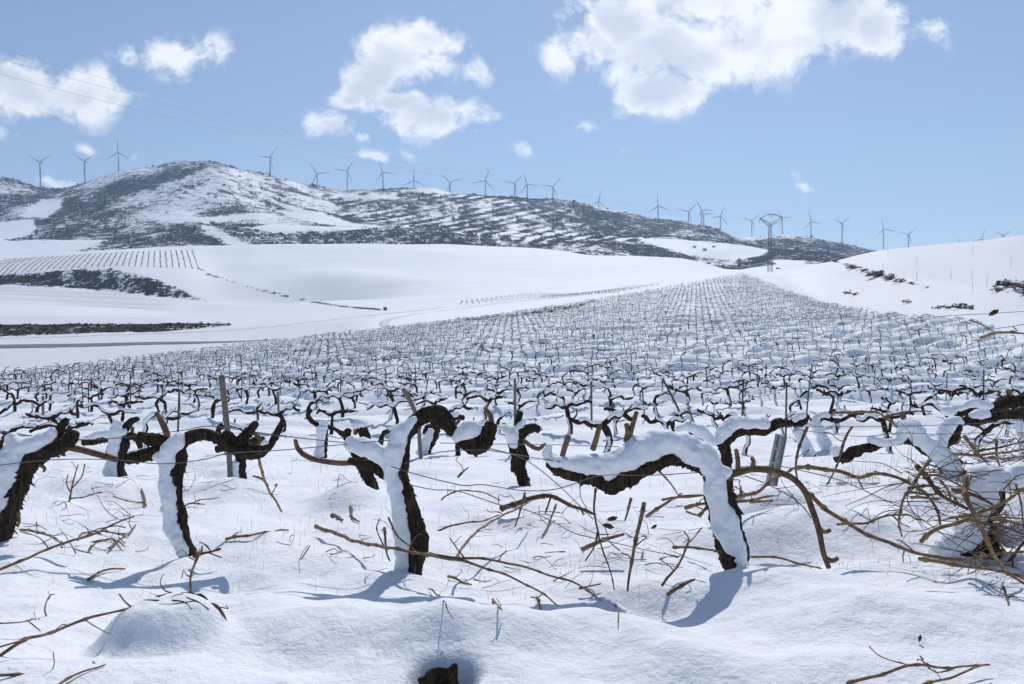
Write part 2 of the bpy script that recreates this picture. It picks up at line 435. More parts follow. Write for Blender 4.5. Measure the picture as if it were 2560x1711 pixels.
# ------------------------------------------------------------------ terrain
# knot curves from near to far: each a list of (u, depth, v) across the picture
NEARP = lambda D: 1005 + 1480.0 / D
def flat(D, v=None):
    v = NEARP(D) if v is None else v
    return [(-1400, D, v), (4000, D, v)]
KN = [
 flat(0.45), flat(1.5), flat(3.7), flat(8.0), flat(13.0),
 [(-1400,20,1066),(0,20,1066),(1280,20,1060),(2560,20,1058),(4000,20,1058)],
 [(-1400,30,1018),(0,30,1018),(1280,30,1008),(2560,30,1004),(4000,30,1004)],
 [(-1400,43,988),(0,43,988),(600,43,978),(1280,43,966),(2000,43,960),(2560,40,960),(4000,38,960)],
 [(-1400,62,964),(0,62,964),(600,60,937),(1280,60,908),(2000,60,895),(2400,58,890),(2560,52,885),(4000,46,885)],
 [(-1400,85,950),(0,85,948),(600,95,896),(1280,105,822),(1850,112,785),(2100,104,790),(2300,86,808),(2440,76,818),(2560,66,830),(4000,60,830)],
 # far edge of the vineyard (crest on the right half)
 [(-1400,110,955),(0,110,938),(300,118,902),(600,130,862),(970,146,822),(1280,165,783),(1500,188,747),(1700,222,712),(1800,245,693),(1860,258,687),(1950,225,705),(2050,170,750),(2200,132,772),(2440,97,786),(2560,86,796),(4000,80,800)],
 # road / bank behind it ; right: foot of bank
 [(-1400,150,880),(0,150,867),(300,155,861),(650,162,851),(800,160,836),(970,166,800),(1280,192,770),(1500,212,740),(1700,245,709),(1800,262,692),(1870,270,686),(1950,255,690),(2060,205,705),(2200,170,699),(2330,148,715),(2440,127,735),(2560,116,746),(4000,100,770)],
 # upper track ; right: top of bank
 [(-1400,172,856),(0,172,846),(300,180,837),(570,190,827),(900,222,791),(1100,256,768),(1280,282,751),(1500,308,727),(1700,325,704),(1800,320,692),(1870,285,680),(1950,280,674),(2060,232,684),(2120,205,672),(2200,176,684),(2330,153,702),(2440,131,724),(2560,119,733),(4000,104,755)],
 # foot of the big field
 [(-1400,200,825),(0,205,813),(570,205,812),(900,238,782),(1100,272,759),(1280,300,743),(1500,325,719),(1700,345,698),(1800,345,690),(1870,295,676),(1950,292,670),(2080,245,664),(2200,192,668),(2330,170,680),(2440,150,695),(2560,136,705),(4000,120,730)],
 # mid field
 [(-1400,400,740),(0,400,714),(150,395,717),(300,385,730),(510,365,752),(900,390,728),(1280,430,700),(1600,440,678),(1750,420,680),(1830,400,690),(1880,300,672),(1950,298,667),(2080,258,658),(2200,215,650),(2440,185,647),(2560,175,642),(4000,150,640)],
 [(-1400,416,715),(0,416,691),(180,410,676),(270,404,673),(380,392,696),(510,372,747),(900,400,722),(1280,440,694),(1600,450,672),(1750,430,676),(1830,410,688),(1880,304,671),(1950,302,666),(2080,262,657),(2200,225,642),(2440,200,625),(2560,192,615),(4000,170,590)],
 # crest of the far field ; right: crest of the white hill
 [(-1400,560,655),(0,560,645),(250,580,633),(480,610,622),(800,650,623),(1120,690,619),(1300,690,625),(1500,650,640),(1700,570,651),(1780,520,665),(1835,470,682),(1880,320,670),(1950,308,666),(2020,300,668),(2080,270,656),(2140,250,644),(2200,242,633),(2320,232,620),(2440,224,608),(2560,220,591),(3000,210,560),(4000,200,540)],
 # hollow behind the crest
 [(-1400,585,655),(0,585,645),(480,640,630),(800,690,640),(1120,740,640),(1300,740,645),(1500,710,655),(1700,640,665),(1835,560,690),(1880,420,690),(1950,420,685),(2080,400,680),(2200,330,660),(2440,320,650),(2560,310,640),(4000,300,620)],
 # foothills with scrub
 [(-1400,720,612),(0,720,604),(130,720,601),(265,725,599),(400,760,575),(500,780,564),(700,800,571),(1000,820,574),(1130,820,585),(1250,820,604),(1500,820,628),(1700,820,640),(1835,800,655),(1950,720,655),(2080,700,660),(2560,600,655),(4000,600,650)],
 [(-1400,770,610),(0,770,600),(265,780,590),(400,810,565),(500,830,560),(700,850,573),(1000,870,576),(1130,870,588),(1250,870,600),(1500,870,612),(1700,880,622),(1835,870,630),(1950,850,640),(2080,850,650),(2560,800,660),(4000,800,660)],
 # middle of the hills
 [(-1400,960,560),(0,960,540),(120,960,540),(260,980,520),(440,980,490),(560,980,495),(700,1000,530),(850,1020,545),(1000,1060,535),(1150,1060,545),(1290,1080,540),(1400,1080,570),(1500,1080,590),(1600,1080,600),(1700,1080,600),(1835,1100,612),(1950,1100,632),(2080,1100,640),(2560,1100,660),(4000,1100,660)],
 # ridge
 [(-1400,1150,520),(-300,1180,470),(0,1200,450),(50,1200,462),(85,1210,474),(150,1230,478),(200,1240,466),(290,1250,440),(360,1250,425),(440,1250,411),(520,1255,414),(580,1260,424),(700,1280,453),(790,1290,473),(850,1300,482),(920,1330,478),(1010,1350,477),(1100,1350,484),(1200,1360,497),(1310,1380,500),(1420,1400,507),(1500,1420,527),(1600,1400,549),(1680,1400,561),(1740,1400,565),(1790,1400,580),(1845,1400,602),(1890,1450,602),(1960,1500,598),(2040,1500,604),(2120,1500,617),(2200,1480,632),(2300,1450,645),(2560,1400,655),(4000,1300,650)],
 [(-1400,1500,600),(0,1500,560),(440,1500,480),(850,1560,540),(1310,1620,560),(1600,1650,600),(1845,1700,640),(2120,1750,640),(2560,1700,660),(4000,1600,660)],
 [(-1400,2600,700),(4000,2600,700)],
]
TT = np.linspace(-1.45, 1.45, 2401)
_DK, _ZK = [], []
for ci, cv in enumerate(KN):
    a = np.array(cv, float)
    tt = (a[:, 0] - CU) / F
    D = np.interp(TT, tt, a[:, 1]); v = np.interp(TT, tt, a[:, 2])
    w = 13 if ci < 11 else (48 if ci < 16 else (16 if ci < 21 else 7))
    ker = np.hanning(2 * w + 3)[1:-1]; ker /= ker.sum()
    pad = lambda q: np.convolve(np.pad(q, w, mode='edge'), ker, 'valid')
    D, v = pad(D), pad(v)
    _DK.append(D); _ZK.append(D * (CV - v) / F)
_DK = np.array(_DK); _ZK = np.array(_ZK)
for i in range(1, len(_DK)):
    _DK[i] = np.maximum(_DK[i], _DK[i - 1] * 1.012)
# monotone cubic slopes along depth
_hh = np.diff(_DK, axis=0); _dd = np.diff(_ZK, axis=0) / _hh
_mm = np.zeros_like(_ZK); _mm[0] = _dd[0]; _mm[-1] = _dd[-1]
_w1 = 2 * _hh[1:] + _hh[:-1]; _w2 = _hh[1:] + 2 * _hh[:-1]
_ok = _dd[1:] * _dd[:-1] > 0
with np.errstate(divide='ignore', invalid='ignore'):
    _hm = (_w1 + _w2) / (_w1 / _dd[:-1] + _w2 / _dd[1:])
_mm[1:-1] = np.where(_ok, _hm, 0)
def base_z(x, y):
    x = np.asarray(x, float); y = np.maximum(np.asarray(y, float), 0.3)
    sh = x.shape; x = x.ravel(); y = y.ravel()
    ti = np.clip((x / y - TT[0]) / (TT[1] - TT[0]), 0, len(TT) - 1.001)
    i0 = ti.astype(int); fr = ti - i0
    out = np.zeros_like(x)
    CH = 120000
    for s in range(0, len(x), CH):
        a, f_, yy_ = i0[s:s + CH], fr[s:s + CH], y[s:s + CH]
        D = _DK[:, a] * (1 - f_) + _DK[:, a + 1] * f_
        idx = np.clip((D <= yy_[None]).sum(0) - 1, 0, len(D) - 2)
        ar = np.arange(len(a))
        Z = _ZK[:, a] * (1 - f_) + _ZK[:, a + 1] * f_
        Mm = _mm[:, a] * (1 - f_) + _mm[:, a + 1] * f_
        d0, d1 = D[idx, ar], D[idx + 1, ar]; h = d1 - d0
        q = np.clip((yy_ - d0) / h, 0, 1)
        z = Z[idx, ar] * (2 * q ** 3 - 3 * q ** 2 + 1) + Mm[idx, ar] * h * (q ** 3 - 2 * q ** 2 + q) + Z[idx + 1, ar] * (-2 * q ** 3 + 3 * q ** 2) + Mm[idx + 1, ar] * h * (q ** 3 - q ** 2)
        out[s:s + CH] = z
    return out.reshape(sh)
def px(x, y, z):
    return CU + F * x / y, CV - F * z / y
# vineyard limits in the picture, baked onto the ground
ED = np.array([(-1400,958),(0,940),(300,904),(600,865),(970,825),(1280,786),(1500,750),(1700,715),(1800,697),(1850,691),(1890,700),(1960,728),(2050,760),(2200,789),(2330,800),(2440,806),(2490,830),(2560,868),(2700,940),(3000,1010),(4000,1010)], float)
def in_vineyard(u, v):
    return v > np.interp(u, ED[:, 0], ED[:, 1])
ROW = 3.7
Y0 = 3.7
MOUNDS = []
def mound(u, v, rx, ry, h, p=2.0):
    D = 1480.0 / (v - 1005.0)
    MOUNDS.append(((u - CU) / F * D, D, rx, ry, h, p))
mound(405,1606,.16,.15,.15,5)
mound(470,1560,.06,.07,.05,3)
mound(1945,1292,.24,.22,.25,3)
mound(1880,1345,.22,.22,.14,2.5)
mound(2110,1345,.36,.28,.19,2.5)
mound(2185,1432,.19,.20,.10,2.6)
mound(1950,1480,.34,.20,.12,2.4)
mound(1700,1500,.25,.10,-.05,2)
mound(1650,1615,.17,.16,.09,2.4)
mound(2380,1500,.5,.3,.05,2)
mound(2440,1470,.10,.10,.05,3)
mound(1480,1560,.28,.16,.08,2.4)
mound(1180,1600,.30,.12,.07,2.4)
mound(800,1560,.35,.2,.06,2.2)
mound(1850,1680,.3,.12,.07,2.4)
mound(2150,1560,.35,.2,.07,2.2)
mound(700,1400,.2,.2,.05,2)
mound(860,1420,.2,.16,.05,2)
mound(1700,1290,.3,.25,.12,2.4)
mound(2000,1330,.2,.2,.10,2.4)
mound(1180,1545,.5,.10,-.05,2)
mound(1020,1560,.4,.12,.04,2)
mound(1205,1305,.13,.13,.07,2.5)
mound(1120,1310,.14,.14,.05,2.5)
mound(1320,1315,.17,.13,.06,2.5)
mound(1400,1330,.2,.2,.04,2)
mound(1650,1330,.4,.3,.10,2)
mound(1560,1400,.25,.25,.06,2)
mound(600,1245,.26,.34,.12,2)
mound(540,1235,.3,.3,.10,2)
mound(885,1250,.22,.28,.15,2.4)
mound(290,1225,.35,.35,.11,2)
mound(180,1215,.35,.35,.07,2)
mound(1330,1255,.25,.35,.10,2)
mound(470,1405,.16,.16,.07,2)
mound(1015,1452,.22,.14,.07,2)
mound(1860,1455,.13,.12,.05,2)
mound(60,1370,.35,.3,.10,2)
mound(1230,1430,.15,.15,.03,2)
mound(1150,1700,.05,.05,-.02,2)
mound(1108,1684,.085,.075,-.085,5)
mound(1060,1610,.2,.13,.05,2)
mound(2300,1620,.7,.25,.04,2)
mound(300,1690,.5,.12,.04,2)
mound(900,1640,.5,.15,.03,2)
mound(2250,1250,.35,.3,.17,2.5)
mound(2330,1290,.2,.2,.12,2.5)
mound(2480,1300,.4,.35,.2,2.5)
mound(2400,1340,.3,.3,.08,2)
mound(2350,1185,.4,.5,.12,2)
MOUNDS = np.array(MOUNDS)
def detail_z(x, y, gs=None):
    """snow relief on top of the large form; gs = local sample spacing in metres (octaves finer than that are left out)"""
    x = np.asarray(x, float); y = np.asarray(y, float)
    if gs is None: gs = np.zeros_like(x)
    def oc(wl_, amp, seed):
        return amp * noise2(x / wl_ + seed * 13.1, y / wl_ + seed * 7.7, seed) * np.clip((wl_ / np.maximum(gs, 1e-4) - 1.6) / 2.0, 0, 1)
    near = np.clip(1 - (y - 60) / 250, 0, 1)
    z = near * (oc(1.7, .14, 1) + oc(.75, .10, 2) + oc(.33, .045, 3) + oc(.15, .016, 4) + oc(.065, .006, 5))
    nearf = np.clip((15 - y) / 6, 0, 1)
    z = z + nearf * (oc(.42, .04, 12) + oc(.24, .030, 8) + oc(.10, .012, 10) + oc(.04, .004, 9))
    # large soft undulation of the far fields
    far = np.clip((y - 150) / 200, 0, 1)
    z = z + far * (oc(95, 3.8, 21) + oc(40, 1.7, 22) + oc(16, .25, 23))
    hill = np.clip((y - 700) / 250, 0, 1)
    z = z + hill * (oc(120, 16, 31) * np.clip((1250 - y) / 200, 0.15, 1) + oc(45, 6, 32) + oc(18, 2.4, 33) + oc(9, 1.2, 34))
    return z
def ridge_z(x, y, vine, gs):
    # ploughed lines between the vine rows, running along x
    wob = 0.18 * noise2(x / 5, y / 5, 41) + .1 * noise2(x / 1.5, y / 1.5, 42)
    ph = (y - Y0) / ROW + wob
    a = np.exp(-((ph - np.round(ph)) / 0.15) ** 2) * 0.13
    # lee side of every furrow: a short steep face towards the camera, a long gentle back
    fr = ((y - Y0) / ROW + .3 + .10 * noise2(x / 0.9, y / 4, 44) + .14 * noise2(x / 6, y / 6, 46)) % 1.0
    saw = np.where(fr < .24, fr / .24, (1 - fr) / .76)
    saw = saw * saw * (3 - 2 * saw)
    a = a + saw * .46 * np.clip(.85 + 1.3 * noise2(x / 1.6, y / 3.0, 45), .1, 1.6) * np.clip((y - 9) / 30, 0, 1) 
    ph2 = ph * 3 + 0.5
    b_ = np.exp(-((ph2 - np.round(ph2)) / 0.24) ** 2) * 0.11 * (0.7 + 1.2 * noise2(x / 2.2, y / 2.2, 43))
    on = np.clip((y - 9) / 8, 0.0, 1) * vine
    return on * (a * np.clip((3.7 / np.maximum(gs, 1e-3) - 1) / 1.5, 0, 1) + b_ * np.clip((1.3 / np.maximum(gs, 1e-3) - 1) / 1.5, 0, 1))
def mounds_z(x, y):
    z = np.zeros_like(x)
    m_ = (y < 14)
    xs, ys = x[m_], y[m_]
    zz = np.zeros_like(xs)
    for (mx_, my_, rx, ry, h, p_) in MOUNDS:
        r = np.sqrt(((xs - mx_) / rx) ** 2 + ((ys - my_) / ry) ** 2)
        zz += h * np.exp(-(r / 1.15) ** p_)
    z[m_] = zz
    return z
# invented dip in the big field; its steep face stands in for cloud shadow
def cloud_shade_z(x, y):
    cx, cy = (830 - CU) / F * 400, 400
    r2 = ((x - cx) / 38) ** 2 + ((y - cy) / 42) ** 2
    return 17.0 * np.exp(-r2) * ((y - cy) / 42)
def height(x, y, gs=None):
    x = np.asarray(x, float); y = np.asarray(y, float)
    x, y = np.broadcast_arrays(x, y); x = np.array(x); y = np.array(y)
    if gs is None: gs = y * 0.0075
    bz = base_z(x, y)
    u, v = px(x, np.maximum(y, .3), bz)
    vine = in_vineyard(u, v).astype(float)
    return bz + detail_z(x, y, gs) + ridge_z(x, y, vine, gs) + mounds_z(x, y) + cloud_shade_z(x, y)
# the ground meets the foot of each traced vine
for (pu, pv_, pd, pr_) in ((476,1392,3.80,.34),(1846,1446,3.36,.30),(1032,1434,3.45,.30),(304,1194,7.85,.5),(607,1206,7.6,.5),(932,1224,6.5,.4),(1312,1217,6.55,.4),(2385,1184,7.4,.5),(811,1144,10.9,.6),(1070,1138,11.2,.6),(2030,1143,11.3,.5)):
    x_ = (pu - CU) / F * pd
    dz_ = (CV - pv_) / F * pd - float(height(np.array([x_]), np.array([pd]))[0])
    MOUNDS = np.vstack([MOUNDS, [x_, pd, pr_, pr_ * .8, dz_, 2.0]])
def ground_at(u, v, dmin=0.9, dmax=1500.0):
    """depth where the sight line through photo pixel (u, v) meets the ground"""
    Ds = np.exp(np.linspace(math.log(dmin), math.log(dmax), 2200))
    x = (u - CU) / F * Ds; z = (CV - v) / F * Ds
    g = height(x, Ds)
    hit = np.nonzero(g >= z)[0]
    if len(hit) == 0: return None
    i = hit[0]
    if i == 0: return Ds[0]
    a = z[i - 1] - g[i - 1]; b_ = g[i] - z[i]
    return Ds[i - 1] + (Ds[i] - Ds[i - 1]) * a / (a + b_ + 1e-9)
def P(u, v, D):
    return np.array([(u - CU) / F * D, D, (CV - v) / F * D])

# ------------------------------------------------------------------ ground sheet
def poly_mask(u, v, poly, soft=0):
    poly = np.array(poly, float)
    inside = np.zeros(u.shape, bool)
    j = len(poly) - 1
    for i in range(len(poly)):
        xi, yi = poly[i]; xj, yj = poly[j]
        c_ = ((yi > v) != (yj > v)) & (u < (xj - xi) * (v - yi) / (yj - yi + 1e-12) + xi)
        inside ^= c_
        j = i
    return inside
tcol = np.concatenate([np.linspace(-1.40, -0.80, 34)[:-1], np.linspace(-0.80, 0.80, 600), np.linspace(0.80, 1.40, 34)[1:]])
drow = np.concatenate([np.exp(np.linspace(math.log(0.85), math.log(14), 380))[:-1], np.exp(np.linspace(math.log(14), math.log(30), 100))[:-1], np.exp(np.linspace(math.log(30), math.log(265), 620))[:-1], np.exp(np.linspace(math.log(265), math.log(1460), 205))[:-1], np.linspace(1460, 2600, 14)])
TG, DG = np.meshgrid(tcol, drow)
XG = TG * DG
GS = np.maximum(DG * 0.0022, np.gradient(drow)[:, None] * np.ones_like(DG))
ZG = height(XG, DG, GS)
UG, VG = px(XG, DG, ZG)
# what grows where: share of dark scrub showing through the snow
wu = UG + 14 * noise2(XG / 12, DG / 12, 51) * (DG > 600) + 4 * noise2(XG / 4, DG / 4, 52)
wv = VG + 7 * noise2(XG / 14 + 9, DG / 14, 53) * (DG > 600)
scrub = np.zeros_like(XG)
hill = DG > 655
scrub[hill] = 0.56
band = lambda lo, hi: np.clip((VG - lo) / (hi - lo + 1e-9), 0, 1)
scrub += np.where(hill, 0.55 * noise2(XG / 70, DG / 90, 61) + .3 * noise2(XG / 25, DG / 30, 62), 0)
# terraced slope: alternating banks and snow shelves
ter = hill & poly_mask(UG, VG, [(800,490),(1000,478),(1200,490),(1320,505),(1500,560),(1640,600),(1620,620),(1350,615),(1180,590),(1000,565),(850,540)])
ph = (VG + 0.20 * (UG - 1200) + 13 * noise2(XG / 130, DG / 130, 63) + 3 * noise2(XG / 18, DG / 18, 163)) / 13.0
scrub = np.where(ter, 0.38 + 0.60 * (np.abs((ph % 1) - 0.5) < 0.24 + .22 * noise2(XG / 26, DG / 26, 64)) * 1.0 - .05 + .6 * noise2(XG / 22, DG / 28, 66), scrub)
ter2 = hill & poly_mask(UG, VG, [(380,470),(520,425),(700,455),(860,520),(800,540),(600,500),(430,500)])
ph = (VG - 0.28 * (UG - 600) + 10 * noise2(XG / 60, DG / 60, 65)) / 15.0
scrub = np.where(ter2, 0.25 + 0.45 * (np.abs((ph % 1) - 0.5) < 0.22) + .4 * noise2(XG / 30, DG / 40, 67), scrub)
for pl in ([(600,573),(780,570),(1000,575),(1140,588),(1220,606),(1230,626),(640,626)], [(260,598),(380,573),(490,562),(540,585),(590,622),(250,625)],
           [(1300,505),(1450,512),(1600,560),(1850,604),(1700,600),(1600,592),(1450,560),(1380,530)], [(160,480),(300,470),(285,500),(230,560),(150,570)],
           [(1890,600),(2170,615),(2100,660),(1990,650),(1900,640)], [(1230,610),(1650,600),(1800,650),(1500,642),(1240,625)]):
    scrub = np.where(hill & poly_mask(wu, wv, pl), np.maximum(scrub, 0.66 + .5 * noise2(XG / 30, DG / 30, 68)), scrub)
for pl in ([(345,542),(430,537),(520,544),(600,535),(680,535),(705,541),(600,552),(520,558),(420,556)],
           [(-60,562),(80,548),(90,570),(60,592),(-60,610)], [(45,543),(105,500),(150,498),(148,520),(115,545)],
           [(-200,612),(110,602),(268,600),(170,634),(60,642),(-200,640)], [(488,562),(530,566),(590,597),(648,624),(592,622),(540,592)],
           [(610,570),(690,560),(790,567),(960,570),(800,578),(690,580)], [(690,527),(800,530),(880,558),(965,568),(850,566),(760,552)],
           [(1590,595),(1700,600),(1850,612),(1925,626),(1900,640),(1840,650),(1760,644),(1680,628)], [(850,488),(980,486),(1000,496),(860,500)],
           [(1930,650),(2010,652),(2010,664),(1930,662)]):
    mk = hill & poly_mask(UG + 4 * noise2(XG / 10, DG / 10, 54), VG, pl)
    scrub = np.where(mk, 0.08 + .22 * noise2(XG / 16, DG / 16, 69), scrub)
bank = (DG > 340) & (DG < 470) & poly_mask(UG, VG, [(-400,700),(0,691),(180,675),(275,672),(385,696),(520,754),(400,742),(300,731),(150,718),(0,715),(-400,730)])
scrub = np.where(bank, 0.70 + .5 * noise2(XG / 9, DG / 9, 70), scrub)
hedge = (DG > 150) & (DG < 230) & poly_mask(UG, VG + 3 * noise2(XG / 3, DG / 3, 71), [(-500,822),(0,812),(570,808),(580,814),(420,828),(0,842),(-500,850)])
scrub = np.where(hedge, 0.80, scrub)
# thin bank right of the track and hedge line in the big field
rb = (DG > 90) & (DG < 300) & poly_mask(UG, VG + 4 * noise2(XG / 3, DG / 3, 72), [(2080,652),(2130,660),(2200,680),(2240,698),(2330,715),(2320,722),(2220,705),(2130,675)])
scrub = np.where(rb, 0.52, scrub)
line = np.array([(495,672),(520,685),(600,712),(700,738),(780,755),(870,768),(950,774)], float)
dl = np.abs(VG - np.interp(UG, line[:, 0], line[:, 1]))
scrub = np.where((DG > 200) & (DG < 560) & (UG > 495) & (UG < 955) & (dl < 2.3), 0.8, scrub)
# bank between vineyard edge and the road
b2 = (DG > 140) & (DG < 215) & poly_mask(UG, VG, [(1130,800),(1300,785),(1420,766),(1500,748),(1440,772),(1300,796),(1180,812)])
scrub = np.where(b2, 0.5 + .4 * noise2(XG / 4, DG / 4, 73), scrub)
scrub = np.clip(scrub, 0, 1)
for _ in range(2):
    sp_ = np.pad(scrub, 1, mode='edge')
    scrub = np.where(DG > 100, (sp_[1:-1, 1:-1] * 4 + sp_[:-2, 1:-1] + sp_[2:, 1:-1] + sp_[1:-1, :-2] + sp_[1:-1, 2:]) / 8, scrub)
soil = np.zeros_like(XG)
vy = in_vineyard(UG, VG)
soil = np.where(vy, np.clip(0.22 + 0.9 * noise2(XG / 14, DG / 9, 81) - .1, 0, .8) * np.clip((DG - 40) / 40, 0, 1), soil)
phs = (DG - Y0) / ROW + 0.18 * noise2(XG / 5, DG / 5, 41) + .1 * noise2(XG / 1.5, DG / 1.5, 42)
row_shade = np.exp(-(((phs + .5) - np.round(phs + .5)) / .2) ** 2) * np.clip((DG - 25) / 40, 0, 1)  # shadow lines between the vine rows, painted as darker stripes
soil = np.where(vy, soil + row_shade * (.75 + 1.0 * noise2(XG / 6, DG / 3, 83)), soil)
soil = np.where((DG > 230) & (DG < 650) & ~vy, .05 + .3 * np.clip(noise2(XG / 60, DG / 7, 85), 0, 1), soil)
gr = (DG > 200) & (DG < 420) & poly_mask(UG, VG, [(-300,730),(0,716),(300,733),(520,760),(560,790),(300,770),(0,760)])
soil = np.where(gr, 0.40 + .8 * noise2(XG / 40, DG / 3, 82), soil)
soil = np.where((DG > 120) & (DG < 240) & ~vy & (UG < 900), 0.34, soil)
soil = np.where((DG > 200) & (DG < 520) & (UG > 420) & (UG < 960) & (VG > np.interp(UG, line[:, 0], line[:, 1])), .22, soil)
soil = np.where((DG > 60) & (DG < 260) & ~vy & (UG > 2050), 0.20, soil)
soil = np.where((DG > 130) & (DG < 230) & poly_mask(UG, VG, [(1000,812),(1200,792),(1420,764),(1500,749),(1440,772),(1200,808),(990,822)]), .75 + .6 * noise2(XG / 4, DG / 4, 84), soil)  # grey shading of the bank, painted as a soil-coloured patch
soil = np.clip(soil, 0, 1)
kr = np.ones(13) / 13
soil = np.where(vy, soil, np.apply_along_axis(lambda q: np.convolve(q, kr, 'same'), 1, soil))
nr, nc = XG.shape
V = np.stack([XG, DG, ZG], -1).reshape(-1, 3)
i = np.arange(nr - 1)[:, None] * nc; j = np.arange(nc - 1)[None]
Q = np.stack([i + j, i + j + 1, i + nc + j + 1, i + nc + j], -1).reshape(-1, 4)
# ground behind and beside the camera, joined to the same sheet
back = []
xs = np.linspace(-60, 60, 61); ys = np.linspace(-50, 0.8, 40)
XB, YB = np.meshgrid(xs, ys)
ZB = -0.8 - 0.0808 * YB - 0.03 + 0.08 * noise2(XB / 2, YB / 2, 3)
ZB = np.where(YB > 0.5, ZB - .05, ZB)
o0 = len(V)
V = np.vstack([V, np.stack([XB, YB, ZB], -1).reshape(-1, 3)])
nb_ = XB.shape[1]
i = np.arange(XB.shape[0] - 1)[:, None] * nb_; j = np.arange(nb_ - 1)[None]
QB = np.stack([i + j, i + j + 1, i + nb_ + j + 1, i + nb_ + j], -1).reshape(-1, 4) + o0
Q = np.vstack([Q, QB])
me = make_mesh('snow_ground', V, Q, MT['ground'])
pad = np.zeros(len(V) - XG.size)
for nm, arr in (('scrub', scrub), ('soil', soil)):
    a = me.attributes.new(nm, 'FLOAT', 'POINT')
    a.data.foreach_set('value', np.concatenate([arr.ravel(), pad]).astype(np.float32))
go = obj('snow_ground', me); go['kind'] = 'structure'

def strip(name, pts, width, mat_, lift=0.05, step=3.0, kind='structure'):
    """a ribbon of road following the ground; pts are photo pixels on the ground"""
    C = []
    for (u, v) in pts:
        D = ground_at(u, v, 60)
        if D is None: continue
        C.append([(u - CU) / F * D, D, 0])
    C = spline(np.array(C), step)
    T = np.gradient(C, axis=0); T /= np.linalg.norm(T, axis=1)[:, None]
    Nn = np.stack([-T[:, 1], T[:, 0]], -1)
    rows = []
    ks = np.array([-.58, -.5, -.25, 0, .25, .5, .58])
    for k_ in ks:
        q = C[:, :2] + Nn * width * k_
        rows.append(np.stack([q[:, 0], q[:, 1], height(q[:, 0], q[:, 1]) + (lift if abs(k_) < .55 else -.35)], -1))
    Vv = np.stack(rows, 1).reshape(-1, 3); n5 = len(ks)
    i = np.arange(len(C) - 1)[:, None] * n5; j = np.arange(n5 - 1)[None]
    Qq = np.stack([i + j, i + j + 1, i + n5 + j + 1, i + n5 + j], -1).reshape(-1, 4)
    o = obj(name, make_mesh(name, Vv, Qq, mat_)); o['kind'] = kind
    return o
strip('road', [(-500,880),(-200,872),(0,867),(200,864),(400,859),(650,852)], 7.5, MT['asphalt'], 0.1)
strip('vineyard_track', [(1540,731),(1420,742),(1300,753),(1180,768),(1080,781),(1000,793),(968,802),(962,810),(975,818)], 2.2, MT['slush'], 0.08)
strip('farm_track', [(-300,850),(0,846),(300,837),(570,826),(780,806),(900,792),(1000,782),(1100,770)], 3.0, MT['slush'], 0.08)

# ------------------------------------------------------------------ scrub on the hills
def leaf_clump(seed, n=9, flat_=0.7):
    r = np.random.default_rng(seed)
    Vv, Ff = [], []
    for k_ in range(n):
        c_ = r.normal(0, .33, 3); c_[2] = abs(c_[2]) * flat_ + .15
        a = r.normal(0, 1, 3); a /= np.linalg.norm(a); b_ = np.cross(a, r.normal(0, 1, 3)); b_ /= np.linalg.norm(b_)
        s = r.uniform(.22, .42)
        o = len(Vv)
        Vv += [c_ - a * s - b_ * s * .6, c_ + a * s * .9 - b_ * s, c_ + a * s + b_ * s * .7, c_ - a * s * .7 + b_ * s]
        Ff.append((o, o + 1, o + 2, o + 3))
    return np.array(Vv), np.array(Ff)
CL = [leaf_clump(s) for s in range(8)]
def scatter(xs, ys, sizes, seed=0, sink=0.1):
    r = np.random.default_rng(seed)
    zs = height(xs, ys)
    Vs, Fs, o = [], [], 0
    for x, y, z, s in zip(xs, ys, zs, sizes):
        V0, F0 = CL[r.integers(len(CL))]
        a = r.uniform(0, 6.28); ca_, sa_ = math.cos(a), math.sin(a)
        R_ = np.array([[ca_, -sa_, 0], [sa_, ca_, 0], [0, 0, 1]])
        Vs.append(V0 @ R_.T * s * np.array([1, 1, r.uniform(.7, 1.1)]) + np.array([x, y, z - sink * s])); Fs.append(F0 + o); o += len(V0)
    return np.vstack(Vs), np.vstack(Fs)
wgt = (np.clip(scrub - .42, 0, 1) ** 1.5) * (DG > 640) * (np.abs(TG) < 0.85) * (VG < 680)
cell = DG * np.gradient(tcol)[None] * np.gradient(drow)[:, None]
pr = (wgt * np.minimum(cell, 60)).ravel()
pr /= pr.sum()
N_SC = 15000
idx = rng.choice(XG.size, N_SC, p=pr)
sx = XG.ravel()[idx] + rng.normal(0, 2, N_SC); sy = DG.ravel()[idx] + rng.normal(0, 3, N_SC)
ss = np.exp(rng.normal(0.35, .45, N_SC))
Vv, Ff = scatter(sx, sy, ss, 3)
o = obj('hillside_scrub', make_mesh('hillside_scrub', Vv, Ff, MT['scrub'], False)); o['kind'] = 'stuff'
# hedge bank beside the farm track and the scrub bank above the lower field
def region_scatter(name, mask, n, smin, smax, mat_, seed):
    r = np.random.default_rng(seed)
    w = (mask * cell).ravel(); w = w / w.sum()
    ii = r.choice(XG.size, n, p=w)
    x = XG.ravel()[ii] + r.normal(0, .3, n); y = DG.ravel()[ii] + r.normal(0, .4, n)
    Vv, Ff = scatter(x, y, r.uniform(smin, smax, n), seed)
    o = obj(name, make_mesh(name, Vv, Ff, mat_, False)); o['kind'] = 'stuff'
    return o
region_scatter('hedge_bank_scrub', hedge & (np.abs(TG) < 0.9), 700, .25, .7, MT['scrub'], 5)
region_scatter('field_bank_scrub', bank & (np.abs(TG) < 0.9), 320, .4, 1.1, MT['scrub'], 6)
region_scatter('vineyard_edge_scrub', b2, 110, .2, .5, MT['scrub'], 7)
